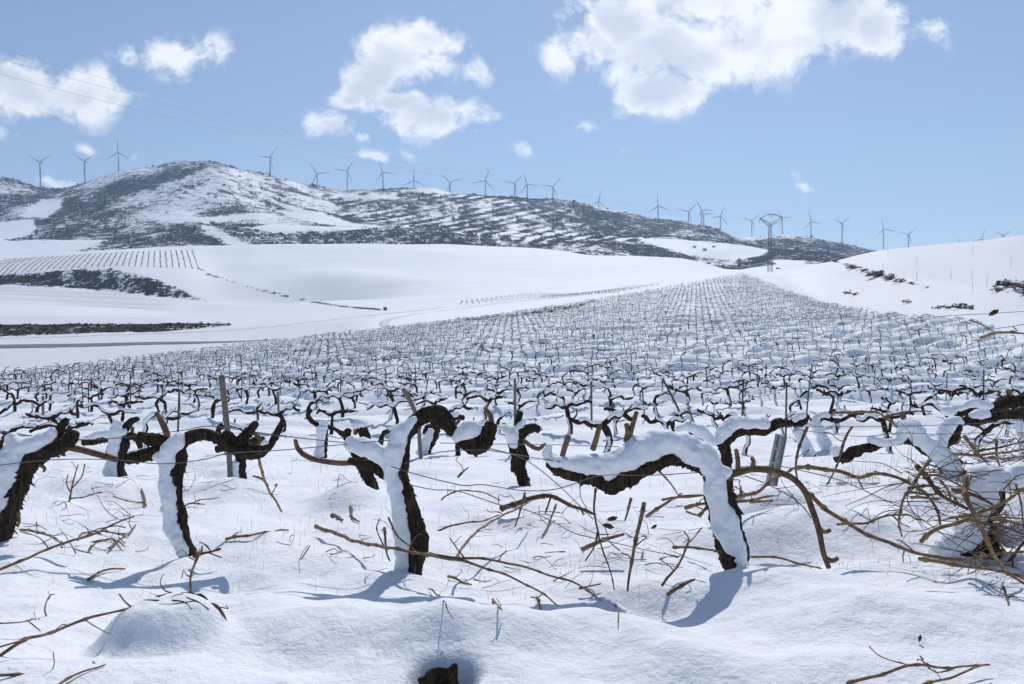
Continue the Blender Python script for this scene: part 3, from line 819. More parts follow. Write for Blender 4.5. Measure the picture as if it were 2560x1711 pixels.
# single bushes one can tell apart
def bush(name, u, v, size, mat_, label, group, seed, n=7, wide=1.0, dmin=60, snow=False):
    D = ground_at(u, v, dmin)
    if D is None: return
    r = np.random.default_rng(seed)
    x0 = (u - CU) / F * D; z0 = float(height(np.array([x0]), np.array([D]))[0])
    root = empty(name, (x0, D, z0))
    Vs, Fs, o = [], [], 0
    for k_ in range(n * 3):
        V0, F0 = CL[r.integers(len(CL))]
        off = np.array([r.normal(0, .38) * size * wide, r.normal(0, .3) * size, abs(r.normal(.15, .28)) * size])
        a = r.uniform(0, 6.28); R_ = np.array([[math.cos(a), -math.sin(a), 0], [math.sin(a), math.cos(a), 0], [0, 0, 1]])
        Vs.append(V0 @ R_.T * size * r.uniform(.25, .5) + off); Fs.append(F0 + o); o += len(V0)
    obj('foliage', make_mesh('foliage', np.vstack(Vs), np.vstack(Fs), mat_, False), root)
    st = []
    for k_ in range(3):
        e = np.array([r.normal(0, .25) * size, r.normal(0, .2) * size, size * r.uniform(.4, .7)])
        st.append(tube(np.array([[0, 0, -.2 * size], e * .5 + [0.05 * size, 0, 0], e]), np.array([.06, .04, .02]) * size, 5))
    obj('stem', tube_mesh('stem', st, MT['bark']), root)
    if snow:
        sp = []
        for k_ in range(5):
            c_ = np.array([r.normal(0, .35) * size * wide, -r.uniform(.0, .3) * size, size * r.uniform(.35, .75)])
            sp.append(tube(np.array([c_ - [.2 * size, 0, 0], c_ + [0, 0, .05 * size], c_ + [.2 * size, 0, -.02 * size]]), np.array([.06, .12, .05]) * size, 7))
        obj('snow_cover', tube_mesh('snow_cover', sp, MT['snow']), root)
    tag(root, label, 'shrub', group)
hb = [(480,462,4.5,'big round dark bush below the summit of the highest hill'),(698,518,4.2,'round dark bush on the pale slope right of the summit'),(686,523,2.4,'small dark bush just left of a rounder one on the pale slope'),
 (296,416,4.5,'dark tree at the foot of the turbine on the left shoulder'),(822,532,3.5,'dark bush beside the sloping snow plots under the saddle'),(540,488,2.5,'small dark bush on the upper left hill face'),
 (600,436,2.5,'bush on the skyline just left of a turbine'),(1298,546,4.5,'dark round bush on the terraced slope'),(1225,572,3.6,'low dark bush on the lower terraces'),(1320,560,3.4,'dark bush right of a larger one on the terraces'),
 (1382,568,4.2,'dark bush at the right end of the terraces'),(1028,562,4.6,'dark bush left of the terraces in the gully'),(1000,478,3.0,'bush on the skyline above the terraces'),(1055,481,3.2,'bush on the skyline near the middle turbines'),
 (530,553,3.6,'bush at the lower rim of the small hanging field'),(140,474,6.5,'dark flat tree on the skyline between two turbines'),(1762,620,3.2,'small dark bush on the low white field near the pylon'),(1735,614,2.6,'leftmost small bush on the low white field'),
 (1783,613,2.4,'tiny upper bush on the low white field'),(1875,604,3.0,'dark bush on the low crest left of the pylon')]
for k_, (u, v, s, lb) in enumerate(hb):
    bush('hill_bush', u, v + 6, s, MT['scrub'], lb, 'bushes on the hills', 100 + k_, 6, 1.1, 560)
gb = [(2115,735,.8,'leftmost low green shrub beside the snowy track'),(2138,738,.7,'low green shrub right of the leftmost one by the track'),(2268,758,.6,'small green shrub in the middle of the track verge'),
 (2350,772,.7,'low green shrub left of the widest verge shrub'),(2402,772,1.0,'widest green shrub on the track verge'),(2425,774,.6,'small green shrub right of the widest verge shrub'),(2372,772,.5,'tiny green shrub on the track verge')]
for k_, (u, v, s, lb) in enumerate(gb):
    bush('verge_shrub', u, v, s, MT['green'], lb, 'green shrubs on the track verge', 140 + k_, 6, 1.6, 50, True)
tb = [(2185,693,2.4,'tawny brush clump on the bank above the track'),(2225,698,1.6,'low tawny brush right of the big clump on the bank'),(2130,672,1.6,'tawny brush high on the bank near its corner'),(2088,656,1.3,'dark brush at the top corner of the bank'),(2250,706,1.2,'last small tawny brush on the bank'),
 (2516,718,1.9,'dark snowy thicket at the right edge below the white hill'),(2545,725,2.2,'largest brown thicket at the right edge of the picture'),(2495,728,1.3,'small snowy brush left of the right edge thicket'),(2560,735,1.6,'brown thicket cut by the right picture edge')]
for k_, (u, v, s, lb) in enumerate(tb):
    bush('bank_brush', u, v, s * .8, MT['tan'] if k_ not in (3, 5) else MT['scrub'], lb, 'brush on the right bank', 160 + k_, 6, 1.3, 60, True)

# ------------------------------------------------------------------ vineyard plot on the far slope: one thing per row
pr_ = 0
N_FR = 36
for k_ in range(N_FR):
    ut = 480 - k_ * 13.3
    du = 16 - 62 * (480 - ut) / 330
    vt = np.interp(ut, [0, 96, 345, 480], [649, 644, 629, 625]); ub = ut + du
    vb = np.interp(ub, [-80, 0, 60, 134, 307, 495], [698, 692, 681, 673, 665, 672])
    Da, Db = ground_at(ut, vt, 440), ground_at(ub, vb, 360)
    if Da is None or Db is None or Da > 680 or Db > 620: continue
    A = P(ut, vt, Da); B_ = P(ub, vb, Db)
    n = 34
    s = np.linspace(0, 1, n); r = np.random.default_rng(k_)
    xs_ = A[0] + (B_[0] - A[0]) * s + r.normal(0, .15, n); ys_ = A[1] + (B_[1] - A[1]) * s
    zs_ = height(xs_, ys_) + .12
    c0 = np.array([xs_[n // 2], ys_[n // 2], zs_[n // 2] - .12])
    S = spline(np.column_stack([xs_, ys_, zs_, r.uniform(.12, .36, n)]), 1.0)
    S[:, 3] *= np.where(np.arange(len(S)) % 2, 1.25, .55)
    o = obj('vine_row', tube_mesh('vine_row', [tube(S[:, :3], S[:, 3], 5, .5, .3, k_)], MT['post'], c0), None, c0)
    pr_ += 1
    tag(o, 'thin brown vine row on the far striped plot, %s from its right edge' % ordinal(pr_), 'vine row', 'rows of the striped far vineyard')

# ------------------------------------------------------------------ wind turbines
def blade_mesh():
    st = np.array([[0, .55, .5], [1.2, .55, .5], [3.5, 1.05, .36], [7, .92, .26], [13, .66, .17], [19, .42, .10], [22.6, .24, .06], [23.4, .06, .03]])
    Vv = []
    seg = 10
    for (r_, c_, t_) in st:
        for k_ in range(seg):
            a = k_ / seg * 2 * math.pi
            Vv.append([c_ * math.cos(a) - (c_ - .55) * .35, t_ * math.sin(a), r_])
    n = len(st)
    i = np.arange(n - 1)[:, None] * seg; j = np.arange(seg)[None]
    Qq = np.stack([i + j, i + (j + 1) % seg, i + seg + (j + 1) % seg, i + seg + j], -1).reshape(-1, 4)
    f = to_faces(Qq) + [tuple(range(seg))[::-1], tuple((n - 1) * seg + k_ for k_ in range(seg))]
    return make_mesh('blade', np.array(Vv), f, MT['turbine'])
BL = blade_mesh()
nac = [box((0, 2.2, 0.25), (2.2, 6.2, 2.3))]
NAC = make_mesh('nacelle', nac[0][0] * np.where(nac[0][0][:, 1:2] > 4, np.array([.8, 1, .75]), 1.0), nac[0][1], MT['turbine'], False)
HUBV = tube(np.array([[0, 0, 0], [0, -1, 0], [0, -1.9, 0], [0, -2.5, 0]], float), np.array([1.25, 1.2, .8, .2]), 12)
HUB = tube_mesh('hub', [HUBV], MT['turbine'])
K = 1.09122
TUR = [(91,372,270),(193,370,268),(270,350,92),(618,361,50),(726,398,125),(795,391,55),(877,395,110),(948,413,90),(1031,418,135),(1112,414,70),(1179,420,45),(1208,422,110),(1267,428,50),(1372,462,80),(1508,472,95),(1578,485,45),(1608,482,120),(1613,491,5),(1651,496,70),(1723,506,45),(1793,500,128),(1859,508,105),(1930,512,40),(2025,525,105),(2082,538,45),(2205,566,115),(2250,548,75),(2300,541,35)]
TL = ['white wind turbine at the far left end of the ridge line','white wind turbine, second from the left, rotor blade pointing down','wind turbine left of the summit with one blade straight up','lone wind turbine just right of the summit',
 'wind turbine, fifth from the left, low on the saddle','wind turbine, sixth from the left, over the saddle field','wind turbine, seventh from the left, above the terraced slope','small wind turbine, eighth from the left, blade straight up','low-set wind turbine, ninth from the left, tower mostly hidden',
 'tall wind turbine, tenth from the left, on the ridge middle','left one of the close pair of turbines on the ridge middle','right one of the close pair of turbines on the ridge middle','wind turbine right after the close pair on the ridge','wind turbine standing alone where the ridge drops',
 'wind turbine, fifteenth from the left, on the falling ridge','wind turbine left of the overlapping pair on the dark knoll','taller turbine of the overlapping pair on the dark knoll','shorter turbine of the overlapping pair on the dark knoll','wind turbine at the right foot of the dark knoll',
 'wind turbine just left of the lattice pylon','wind turbine just right of the lattice pylon','second wind turbine right of the lattice pylon','third wind turbine right of the lattice pylon','tall wind turbine where the white hill begins','wind turbine just behind the start of the white hill crest',
 'leftmost turbine tip showing over the white hill crest','wind turbine half hidden behind the white hill crest','rightmost turbine, only its rotor above the white hill']
for (u, v, ang), lb in zip(TUR, TL):
    u *= K; v *= K
    Dr = float(np.interp(u, [a_[0] for a_ in KN[21]], [a_[1] for a_ in KN[21]]))
    if u > 2180: Dr = 1650
    elif u > 1850: Dr = 1500
    hubp = P(u, v, Dr)
    zb = float(height(np.array([hubp[0]]), np.array([Dr]))[0]) - 1.5
    zb = min(zb, hubp[2] - 12)
    root = empty('wind_turbine', (hubp[0], Dr + 2, zb))
    hh_ = hubp[2] - zb
    tw = tube(np.array([[0, 0, 0], [0, 0, hh_ * .5], [0, 0, hh_ - 1.0]]), np.array([1.5, 1.2, .85]), 14, cap=True, round_end=False)
    obj('tower', tube_mesh('tower', [tw], MT['turbine']), root)
    yaw = math.radians(random.uniform(-14, 14))
    nc_ = obj('nacelle', NAC, root, (0, 0, hh_)); nc_.rotation_euler = (0, 0, yaw)
    hb_ = obj('hub', HUB, root, (0, -.9, hh_)); hb_.rotation_euler = (0, 0, yaw)
    for k_ in range(3):
        bl = obj('blade', BL, hb_, (0, -1.2, 0))
        bl.rotation_euler = (0, math.radians(90 - (ang + 120 * k_)), 0)
    tag(root, lb, 'wind turbine', 'wind turbines along the ridge')

# ------------------------------------------------------------------ lattice pylon and power lines
PD = 296.0
pb = P(1925, 672, PD)
pz = float(height(np.array([pb[0]]), np.array([PD]))[0])
py = empty('lattice_pylon', (pb[0], PD, pz - .1))
sc_ = PD / F
top = (CV - 560) / F * PD - pz
w0, w1_ = 0.75, 0.42
legs, brace = [], []
def leg_xy(z, sx_, sy_):
    w_ = w0 + (w1_ - w0) * z / top
    return np.array([sx_ * w_, sy_ * w_, z])
for sx_ in (-1, 1):
    for sy_ in (-1, 1):
        obj('leg', tube_mesh('leg', [bar(leg_xy(0, sx_, sy_), leg_xy(top, sx_, sy_), .075)], MT['pylon']), py)
nseg = 13
for k_ in range(nseg):
    z0_, z1_ = top * k_ / nseg, top * (k_ + 1) / nseg
    for (a, b_) in (((-1, -1), (1, -1)), ((1, -1), (1, 1)), ((1, 1), (-1, 1)), ((-1, 1), (-1, -1))):
        s_ = 1 if k_ % 2 else -1
        p0, p1 = (a, b_) if s_ > 0 else (b_, a)
        brace.append(bar(leg_xy(z0_, *p0), leg_xy(z1_, *p1), .04))
        brace.append(bar(leg_xy(z1_, *a), leg_xy(z1_, *b_), .035))
obj('bracing', tube_mesh('bracing', brace, MT['pylon']), py)
for sgn, du_ in ((-1, -25), (1, 28)):
    tip = np.array([du_ * sc_, 0, (CV - 545) / F * PD - pz])
    parts = []
    base_in = np.array([sgn * .05, 0, top]); base_out = np.array([sgn * w1_, 0, top - 1.0])
    for sy_ in (-.38, .38):
        parts.append(bar(base_in + [0, sy_, .3], tip + [0, sy_ * .4, 0], .075)); parts.append(bar(base_out + [0, sy_, 0], tip + [0, sy_ * .4, -.5], .075))
        n = 6
        for k_ in range(n):
            a = base_in + (tip - base_in) * (k_ / n) + [0, sy_, .1]; b_ = base_out + (tip - base_out) * ((k_ + 1) / n) + [0, sy_, 0]
            parts.append(bar(a, b_, .04))
    obj('arm', tube_mesh('arm', parts, MT['pylon']), py)
beam = []
lt = np.array([-27 * sc_, 0, (CV - 546) / F * PD - pz]); pk = np.array([3 * sc_, 0, (CV - 535) / F * PD - pz]); rt = np.array([30 * sc_, 0, (CV - 543) / F * PD - pz])
pkl, pkr = pk - [1.4, 0, .0], pk + [1.4, 0, 0]
for a, b_ in ((lt, pkl), (pkl, pkr), (pkr, rt)):
    for dz in (0, -.3):
        for dy in (-.2, .2):
            beam.append(bar(a + [0, dy, dz], b_ + [0, dy, dz], .05))
    n = 5
    for k_ in range(n):
        q0 = a + (b_ - a) * k_ / n; q1 = a + (b_ - a) * (k_ + 1) / n
        beam.append(bar(q0 + [0, 0, 0 if k_ % 2 else -.3], q1 + [0, 0, -.3 if k_ % 2 else 0], .035))
obj('crossbeam', tube_mesh('crossbeam', beam, MT['pylon']), py)
for q in (lt, pk, rt):
    zz = np.linspace(0, 1.1, 12)
    obj('insulator', tube_mesh('insulator', [tube(np.stack([np.full(12, q[0]), np.full(12, q[1] - .25), q[2] - .55 - zz], -1), np.where(np.arange(12) % 2, .05, .13), 8)], MT['pylon']), py)
tag(py, 'dark lattice power pylon with a Y-shaped head beyond the vineyard crest', 'pylon')
cab = [([(0,123),(360,224),(690,318),(1015,398),(1400,477),(1650,520)], lt, 'upper power line crossing the sky from the pylon to the left edge'),
       ([(0,147),(360,245),(690,335),(982,399),(1400,482),(1650,523)], pk, 'middle power line running just under the upper one'),
       ([(0,185),(360,278),(640,342),(895,398),(1400,500),(1650,532)], rt, 'lowest power line crossing the sky to the left edge')]
for pts, q, lb in cab:
    ptsr = [(-500, pts[0][1] - 160)] + pts
    us = [p_[0] for p_ in ptsr]
    Pw = []
    for (u, v) in ptsr:
        # the line comes from close by on the left to the pylon: straight in plan
        x1, y1 = pb[0] + q[0], PD; x0_, y0_ = -62.0 + q[0] * .6, 40.0
        tq = (u - CU) / F
        s_ = (x0_ - tq * y0_) / (tq * (y1 - y0_) - (x1 - x0_))
        D = y0_ + (y1 - y0_) * s_
        Pw.append(P(u, v, D))
    Pw.append(np.array([pb[0] + q[0], PD - .25, pz + q[2] - 1.7]))
    Pw = np.array(Pw)
    C = spline(Pw, 4.0)
    o = obj('power_line', tube_mesh('power_line', [tube(C, np.full(len(C), .013), 5)], MT['cable'], C[0]), None, C[0])
    tag(o, lb, 'cable', 'power lines')

# ------------------------------------------------------------------ hut, culvert, poles on the right hill
def hut(u, v, w, d, h, name, label, rz=.3):
    D = ground_at(u, v, 60)
    x0 = (u - CU) / F * D; z0 = float(height(np.array([x0]), np.array([D]))[0]) - .1
    root = empty(name, (x0, D, z0)); root.rotation_euler = (0, 0, rz)
    Vb, Qb = box((0, 0, h / 2), (w, d, h)); obj('wall', make_mesh('wall', Vb, Qb, MT['wallstone'], False), root)
    Vr = np.array([[-w * .56, -d * .6, h], [w * .56, -d * .6, h], [w * .56, d * .6, h], [-w * .56, d * .6, h], [-w * .56, 0, h + .35 * d], [w * .56, 0, h + .35 * d]])
    obj('roof', make_mesh('roof', Vr, [(0, 1, 5, 4), (2, 3, 4, 5), (0, 4, 3), (1, 2, 5), (3, 2, 1, 0)], MT['snow'], False), root)
    Vd, Qd = box((0, -d / 2 - .02, h * .42), (w * .3, .06, h * .8)); obj('door', make_mesh('door', Vd, Qd, MT['stake'], False), root)
    tag(root, label, 'hut')
hut(963, 776, 1.1, 1.0, 1.1, 'field_hut', 'tiny dark stone hut where the field hedge meets the track')
hut(1945, 673, 2.4, 1.6, .9, 'pump_shed', 'low dark shed at the foot of the lattice pylon', .1)
pole_px = [(2060,655,18),(2122,645,22),(2208,682,24),(2220,642,22),(2292,668,24),(2292,702,22),(2378,696,26),(2432,636,24),(2432,732,26),(2468,715,28),(2527,668,28),(2540,713,22),(2430,700,24)]
for k_, (u, v, hpx) in enumerate(sorted(pole_px)):
    D = ground_at(u, v, 60)
    if D is None: continue
    x0 = (u - CU) / F * D; z0 = float(height(np.array([x0]), np.array([D]))[0])
    h_ = hpx / F * D
    lean = random.uniform(-.04, .04)
    o = obj('field_pole', tube_mesh('field_pole', [tube(np.array([[0, 0, -.2], [lean * .5, 0, h_ * .5], [lean * h_, 0, h_]]), np.array([.035, .03, .028]), 6, round_end=False)], MT['steel']), None, (x0, D, z0))
    tag(o, 'thin pale pole on the white hill, %s from the left' % ordinal(k_ + 1), 'pole', 'poles on the white hill')

# ------------------------------------------------------------------ snow bodies: tubes fused by a voxel remesh, evaluated once
_snow_jobs = []
def snow_job(parts, voxel, origin, smooth=7, seed=0):
    V, Q = join(parts)
    V = V - np.asarray(origin)
    me = make_mesh('tmp', V, to_faces(Q), MT['snow'])
    o = bpy.data.objects.new('tmp', me); COL.objects.link(o)
    m_ = o.modifiers.new('r', 'REMESH'); m_.mode = 'VOXEL'; m_.voxel_size = voxel; m_.use_smooth_shade = True
    s_ = o.modifiers.new('s', 'SMOOTH'); s_.factor = .5; s_.iterations = smooth
    holder = {'tmp': o, 'mesh': None, 'seed': seed, 'voxel': voxel}
    _snow_jobs.append(holder)
    return holder
def loose(me):
    """one mesh per separate lump of snow"""
    n = len(me.vertices)
    E = np.zeros(len(me.edges) * 2, np.int32); me.edges.foreach_get('vertices', E); E = E.reshape(-1, 2)
    lab = np.arange(n)
    while True:
        m_ = np.minimum(lab[E[:, 0]], lab[E[:, 1]])
        new = lab.copy(); np.minimum.at(new, E[:, 0], m_); np.minimum.at(new, E[:, 1], m_)
        new = new[new]; new = new[new]
        if (new == lab).all(): break
        lab = new
    ids, c_ = np.unique(lab, return_counts=True)
    if len(ids) == 1: return [me]
    co = np.zeros(n * 3, np.float32); me.vertices.foreach_get('co', co); co = co.reshape(-1, 3)
    Fp = [tuple(p_.vertices) for p_ in me.polygons]
    out = []
    for i_, cc in zip(ids, c_):
        if cc < 40: continue
        sel = np.nonzero(lab == i_)[0]; mp_ = np.full(n, -1); mp_[sel] = np.arange(len(sel))
        out.append(make_mesh('snow_cover', co[sel], [tuple(int(mp_[q]) for q in f) for f in Fp if lab[f[0]] == i_], MT['snow']))
    return out
def run_snow_jobs():
    dg = bpy.context.evaluated_depsgraph_get()
    dg.update()
    for h in _snow_jobs:
        me = bpy.data.meshes.new_from_object(h['tmp'].evaluated_get(dg))
        n = len(me.vertices)
        co = np.zeros(n * 3, np.float32); me.vertices.foreach_get('co', co); co = co.reshape(-1, 3)
        nn_ = np.zeros(n * 3, np.float32); me.vertices.foreach_get('normal', nn_); nn_ = nn_.reshape(-1, 3)
        s = h['seed']; vx = h['voxel']
        d = .022 * noise3(co[:, 0] / .08, co[:, 1] / .08, co[:, 2] / .08, s) + .005 * noise3(co[:, 0] / .014, co[:, 1] / .014, co[:, 2] / .014, s + 2) + .012 * noise3(co[:, 0] / .028, co[:, 1] / .028, co[:, 2] / .028, s + 1)
        if vx > .012: d *= .6
        co = co + nn_ * d[:, None]
        me.vertices.foreach_set('co', co.astype(np.float32).ravel())
        me.polygons.foreach_set('use_smooth', np.ones(len(me.polygons), bool))
        me.name = 'snow_cover'; me.update()
        h['mesh'] = me; h['pieces'] = loose(me)
        old = h['tmp'].data
        bpy.data.objects.remove(h['tmp']); bpy.data.meshes.remove(old)

# ------------------------------------------------------------------ foreground vines, traced joint by joint at their own depth
_vine_n = [0]
_pending = []
def px_path(pts, D, dd=0.0):
    out = []
    for q in pts:
        u, v, r = q[:3]
        e = q[3] if len(q) > 3 else 0.0
        d = D + (dd + e) * D / F
        p_ = P(u, v, d)
        out.append([*p_, r * d / F])
    return np.array(out)
def vine(label, D, trunk, arms=(), spurs=(), snow=(), canes=(), seg=26, step=.0065, voxel=.007, group=None, rough=.22):
    _vine_n[0] += 1
    sd = _vine_n[0] * 17
    b0 = trunk[-1]
    base = P(b0[0], b0[1], D)
    root = empty('grape_vine', base)
    ext = list(trunk) + [(b0[0] + (b0[0] - trunk[-2][0]) * .4, b0[1] + 45, b0[2] * 1.1)]
    k_ = [0]
    def part(nm, pts, mat_, seg_, rg, ridge):
        S = spline(px_path(pts, D), step)
        k_[0] += 1
        T_ = tube(S[:, :3], S[:, 3], seg_, rg, ridge, sd + k_[0])
        if nm in ('trunk', 'arm'):
            # peeling strips of bark: single points pulled out and down the stem
            rr = np.random.default_rng(sd + k_[0]); V_ = T_[0]; n_ = len(S)
            for _ in range(int(n_ * 1.3)):
                i_ = rr.integers(2, n_ - 3); j_ = rr.integers(seg_); q = i_ * seg_ + j_
                out_ = V_[q] - S[i_, :3]
                V_[q] = V_[q] + out_ * rr.uniform(.06, .26) + (S[i_ + 1, :3] - S[i_, :3]) * rr.uniform(-.5, 2.5) + [0, 0, -.004]
        obj(nm, tube_mesh(nm, [T_], mat_, base), root)
    part('trunk', ext, MT['bark'], seg, rough, .34)
    for a in arms: part('arm', a, MT['bark'], seg, rough * 1.5, .36)
    for a in [[(q[0], q[1], q[2] * .8) + tuple(q[3:]) for q in a_] for a_ in spurs]: part('spur', a, MT['cut'] if a[0][2] < 7.55 else MT['bark'], 12, .08, .1)
    for a in canes: part('cane', a, MT['old_cane'], 10, .06, .06)
    if snow:
        sp = []
        for a in snow:
            S = spline(px_path(a, D, -13), .012)
            sp.append(tube(S[:, :3], S[:, 3] * (1 + .16 * noise2(np.arange(len(S)) * .16, np.zeros(len(S)) + sd, 3)), 16, .2, 0, sd + 50))
        j_ = snow_job(sp, voxel, base, 4, sd)
        _pending.append((j_, root))
    tag(root, label, 'vine', group or 'vines of the nearest rows')
    return root

R1 = 'vines of the front row'; R2 = 'vines of the second row'
vine('thick leaning vine cut by the left picture edge, snow on its left', 3.95,
  [(118,1128,17),(80,1148,22),(54,1182,24),(36,1226,26),(14,1280,30),(-10,1335,34)],
  arms=[[(84,1140,22),(118,1126,22),(150,1112,20),(178,1098,16),(192,1082,9)],[(120,1128,14),(135,1100,12),(150,1072,9),(168,1048,6)]],
  spurs=[[(95,1158,6),(112,1172,5),(108,1180,3)],[(42,1280,6),(48,1300,5),(44,1318,3)]],
  canes=[[(150,1114,8),(200,1124,8),(250,1138,8),(292,1149,8)]],
  snow=[[(-25,1330,30),(-15,1270,34),(8,1200,36),(30,1150,34),(34,1110,22),(24,1086,13)],[(45,1125,20),(75,1112,22),(100,1102,23),(125,1090,18),(138,1072,9)]], group=R1)
vine('slender upright vine, white left side and dark right edge, left of the centre', 3.80,
  [(446,1108,18),(440,1150,22),(436,1190,22),(436,1250,22),(444,1300,20),(458,1350,18),(476,1394,17)],
  arms=[[(450,1112,16),(478,1094,15),(510,1088,14),(545,1098,15),(580,1116,17),(610,1128,20),(640,1132,18),(668,1120,10),(690,1085,8),(709,1050,6)],
        [(440,1115,16),(405,1104,16),(372,1098,14),(345,1088,9)],[(440,1130,13),(395,1132,14),(350,1142,14),(316,1150,12)],
        [(596,1126,16),(604,1100,14),(622,1082,12),(640,1056,8)],[(585,1118,14),(572,1096,11),(560,1082,8)]],
  spurs=[[(420,1090,9.4),(408,1062,9),(391,1032,7)],[(640,1128,9),(650,1100,7),(630,1078,6)]],
  snow=[[(462,1392,16),(447,1360,17),(432,1310,20),(422,1250,21),(419,1190,21),(421,1140,21),(434,1108,20),(452,1090,17)],[(415,1150,14),(398,1146,13),(388,1138,13)],[(652,1112,5),(668,1106,6)]], group=R1)
vine('tall vine in the middle with a dark arching head and a snowy left arm', 3.45,
  [(1006,1100,19),(1000,1148,21),(999,1200,22),(1012,1250,24),(1028,1293,25),(1040,1345,25),(1038,1390,24),(1032,1436,23)],
  arms=[[(1004,1108,19),(1018,1078,18),(1040,1054,18),(1070,1040,19),(1098,1040,22),(1116,1058,22),(1130,1076,16),(1146,1082,10)],
        [(995,1205,13),(965,1184,13),(935,1167,12),(900,1158,11),(872,1152,8)],
        [(1146,1084,10),(1160,1106,15),(1185,1112,22),(1208,1106,22),(1222,1080,18),(1228,1060,14)]],
  spurs=[[(1229,1058,9),(1226,1040,8),(1212,1020,6)],[(1092,1040,9),(1104,1020,6)],[(1120,1070,8),(1140,1060,6),(1150,1050,4)]],
  canes=[[(884,1156,7),(852,1158,7),(800,1152,7),(765,1140,7),(745,1122,6),(738,1100,5)]],
  snow=[[(1010,1442,24),(1008,1400,21),(1006,1340,23),(998,1270,21),(986,1212,20),(978,1160,23),(992,1118,24),(1004,1085,22),(1026,1060,12),(1042,1046,7)],
        [(985,1165,20),(950,1136,20),(915,1120,24),(884,1112,22),(868,1124,13)],[(1136,1100,10),(1152,1088,17),(1172,1076,22),(1192,1070,18)]], group=R1)
vine('large bent vine on the right carrying a long snow-laden arm to the left', 3.36,
  [(1790,1180,28),(1790,1215,31),(1806,1272,33),(1823,1335,35),(1836,1395,31),(1846,1448,22)],
  arms=[[(1790,1190,22),(1752,1164,20),(1700,1148,19),(1642,1156,20),(1600,1172,21),(1562,1196,23),(1528,1212,22),(1490,1196,21),(1448,1186,20),(1400,1174,18),(1370,1156,12)]],
  spurs=[[(1405,1146,8),(1412,1118,9),(1422,1090,8)],[(1482,1125,9.4),(1490,1100,9),(1500,1062,8)],[(1565,1105,9.4),(1570,1080,9),(1566,1060,8)],[(1572,1098,9),(1582,1062,8),(1592,1030,7)],[(1845,1176,8),(1844,1150,7),(1840,1124,6)],[(1880,1172,8),(1884,1156,7),(1880,1144,6)]],
  canes=[[(1800,1190,13),(1836,1183,11),(1880,1173,9),(1930,1177,8.5),(1978,1194,8),(2010,1226,7.5),(2030,1272,7.5),(2048,1329,7),(2058,1381,6.5),(2072,1420,6)],[(2046,1318,6),(2060,1330,5),(2076,1326,5)],[(2060,1395,7),(2080,1402,6),(2095,1396,5)]],
  snow=[[(1862,1436,24),(1846,1405,25),(1826,1350,29),(1810,1300,30),(1798,1260,28),(1786,1215,29),(1782,1180,34),(1756,1142,36),(1706,1114,33),(1655,1106,31),(1606,1122,33),(1566,1146,32),(1520,1162,28),(1473,1164,23),(1430,1160,21),(1390,1152,20),(1366,1136,16),(1376,1112,14)],
        [(1778,1185,24),(1812,1180,18),(1828,1180,9)],[(1540,1165,20),(1522,1194,12),(1520,1204,7)]], group=R1)
vine('bare brown-trunked vine in the second row behind the middle, rope-like bark', 6.55,
  [(1288,1094,17),(1292,1130,17),(1300,1170,16),(1312,1215,14)],
  arms=[[(1290,1098,15),(1306,1078,13),(1328,1070,12),(1348,1076,9)],[(1288,1090,10),(1292,1060,9),(1300,1030,7)],[(1305,1110,6),(1316,1140,5),(1320,1150,3)]],
  spurs=[[(1304,1098,7),(1326,1114,7),(1346,1122,7),(1364,1110,5)],[(1282,1160,6),(1278,1178,3)]],
  snow=[[(1246,1068,7),(1262,1073,12),(1278,1080,17),(1282,1100,14),(1282,1118,9)],[(1284,1075,10),(1302,1062,8),(1310,1050,5)]], group=R2)
vine('low vine behind the big arm with a snowy double hump', 6.9,
  [(1806,1098,11),(1810,1116,13),(1816,1140,13),(1818,1200,13),(1818,1240,13)],
  arms=[[(1808,1110,11),(1826,1090,13),(1850,1076,13),(1880,1074,11),(1906,1078,13),(1925,1070,12),(1945,1058,12),(1962,1056,9)],[(1800,1108,10),(1770,1096,9),(1742,1084,8),(1724,1086,6)]],
  spurs=[[(1817,1140,8),(1824,1124,6)],[(1748,1086,4),(1732,1050,3),(1722,1020,2)]],
  snow=[[(1690,1074,6),(1716,1066,12),(1744,1074,14),(1776,1098,14),(1796,1096,14),(1812,1076,18),(1840,1058,17),(1880,1060,13),(1920,1060,14)]], group=R2)
vine('forked vine at the right with a snow hump and a long drooping left arm', 7.4,
  [(2350,1100,16),(2345,1125,22),(2362,1150,24),(2385,1185,22)],
  arms=[[(2338,1130,16),(2312,1122,13),(2288,1104,12),(2262,1100,11),(2222,1106,10),(2186,1114,11),(2150,1124,12),(2118,1140,13),(2088,1148,10)],[(2355,1115,14),(2382,1095,15),(2392,1070,12),(2404,1055,9),(2440,1052,11),(2480,1044,11),(2530,1036,12),(2580,1028,12)]],
  spurs=[[(2260,1050,9),(2256,1030,7)],[(2310,1090,6),(2312,1074,4)],[(2098,1140,6),(2108,1110,4),(2116,1090,3)]],
  snow=[[(2385,1178,22),(2362,1148,26),(2338,1122,24),(2306,1100,20),(2284,1080,26),(2266,1066,22),(2250,1096,12),(2216,1108,9),(2190,1102,11),(2172,1096,9)],[(2345,1120,18),(2358,1088,16),(2372,1064,18),(2390,1054,13),(2408,1058,7)],[(2086,1138,11),(2088,1118,12)],[(2428,1040,9),(2448,1034,13),(2472,1034,10)]], group=R2)
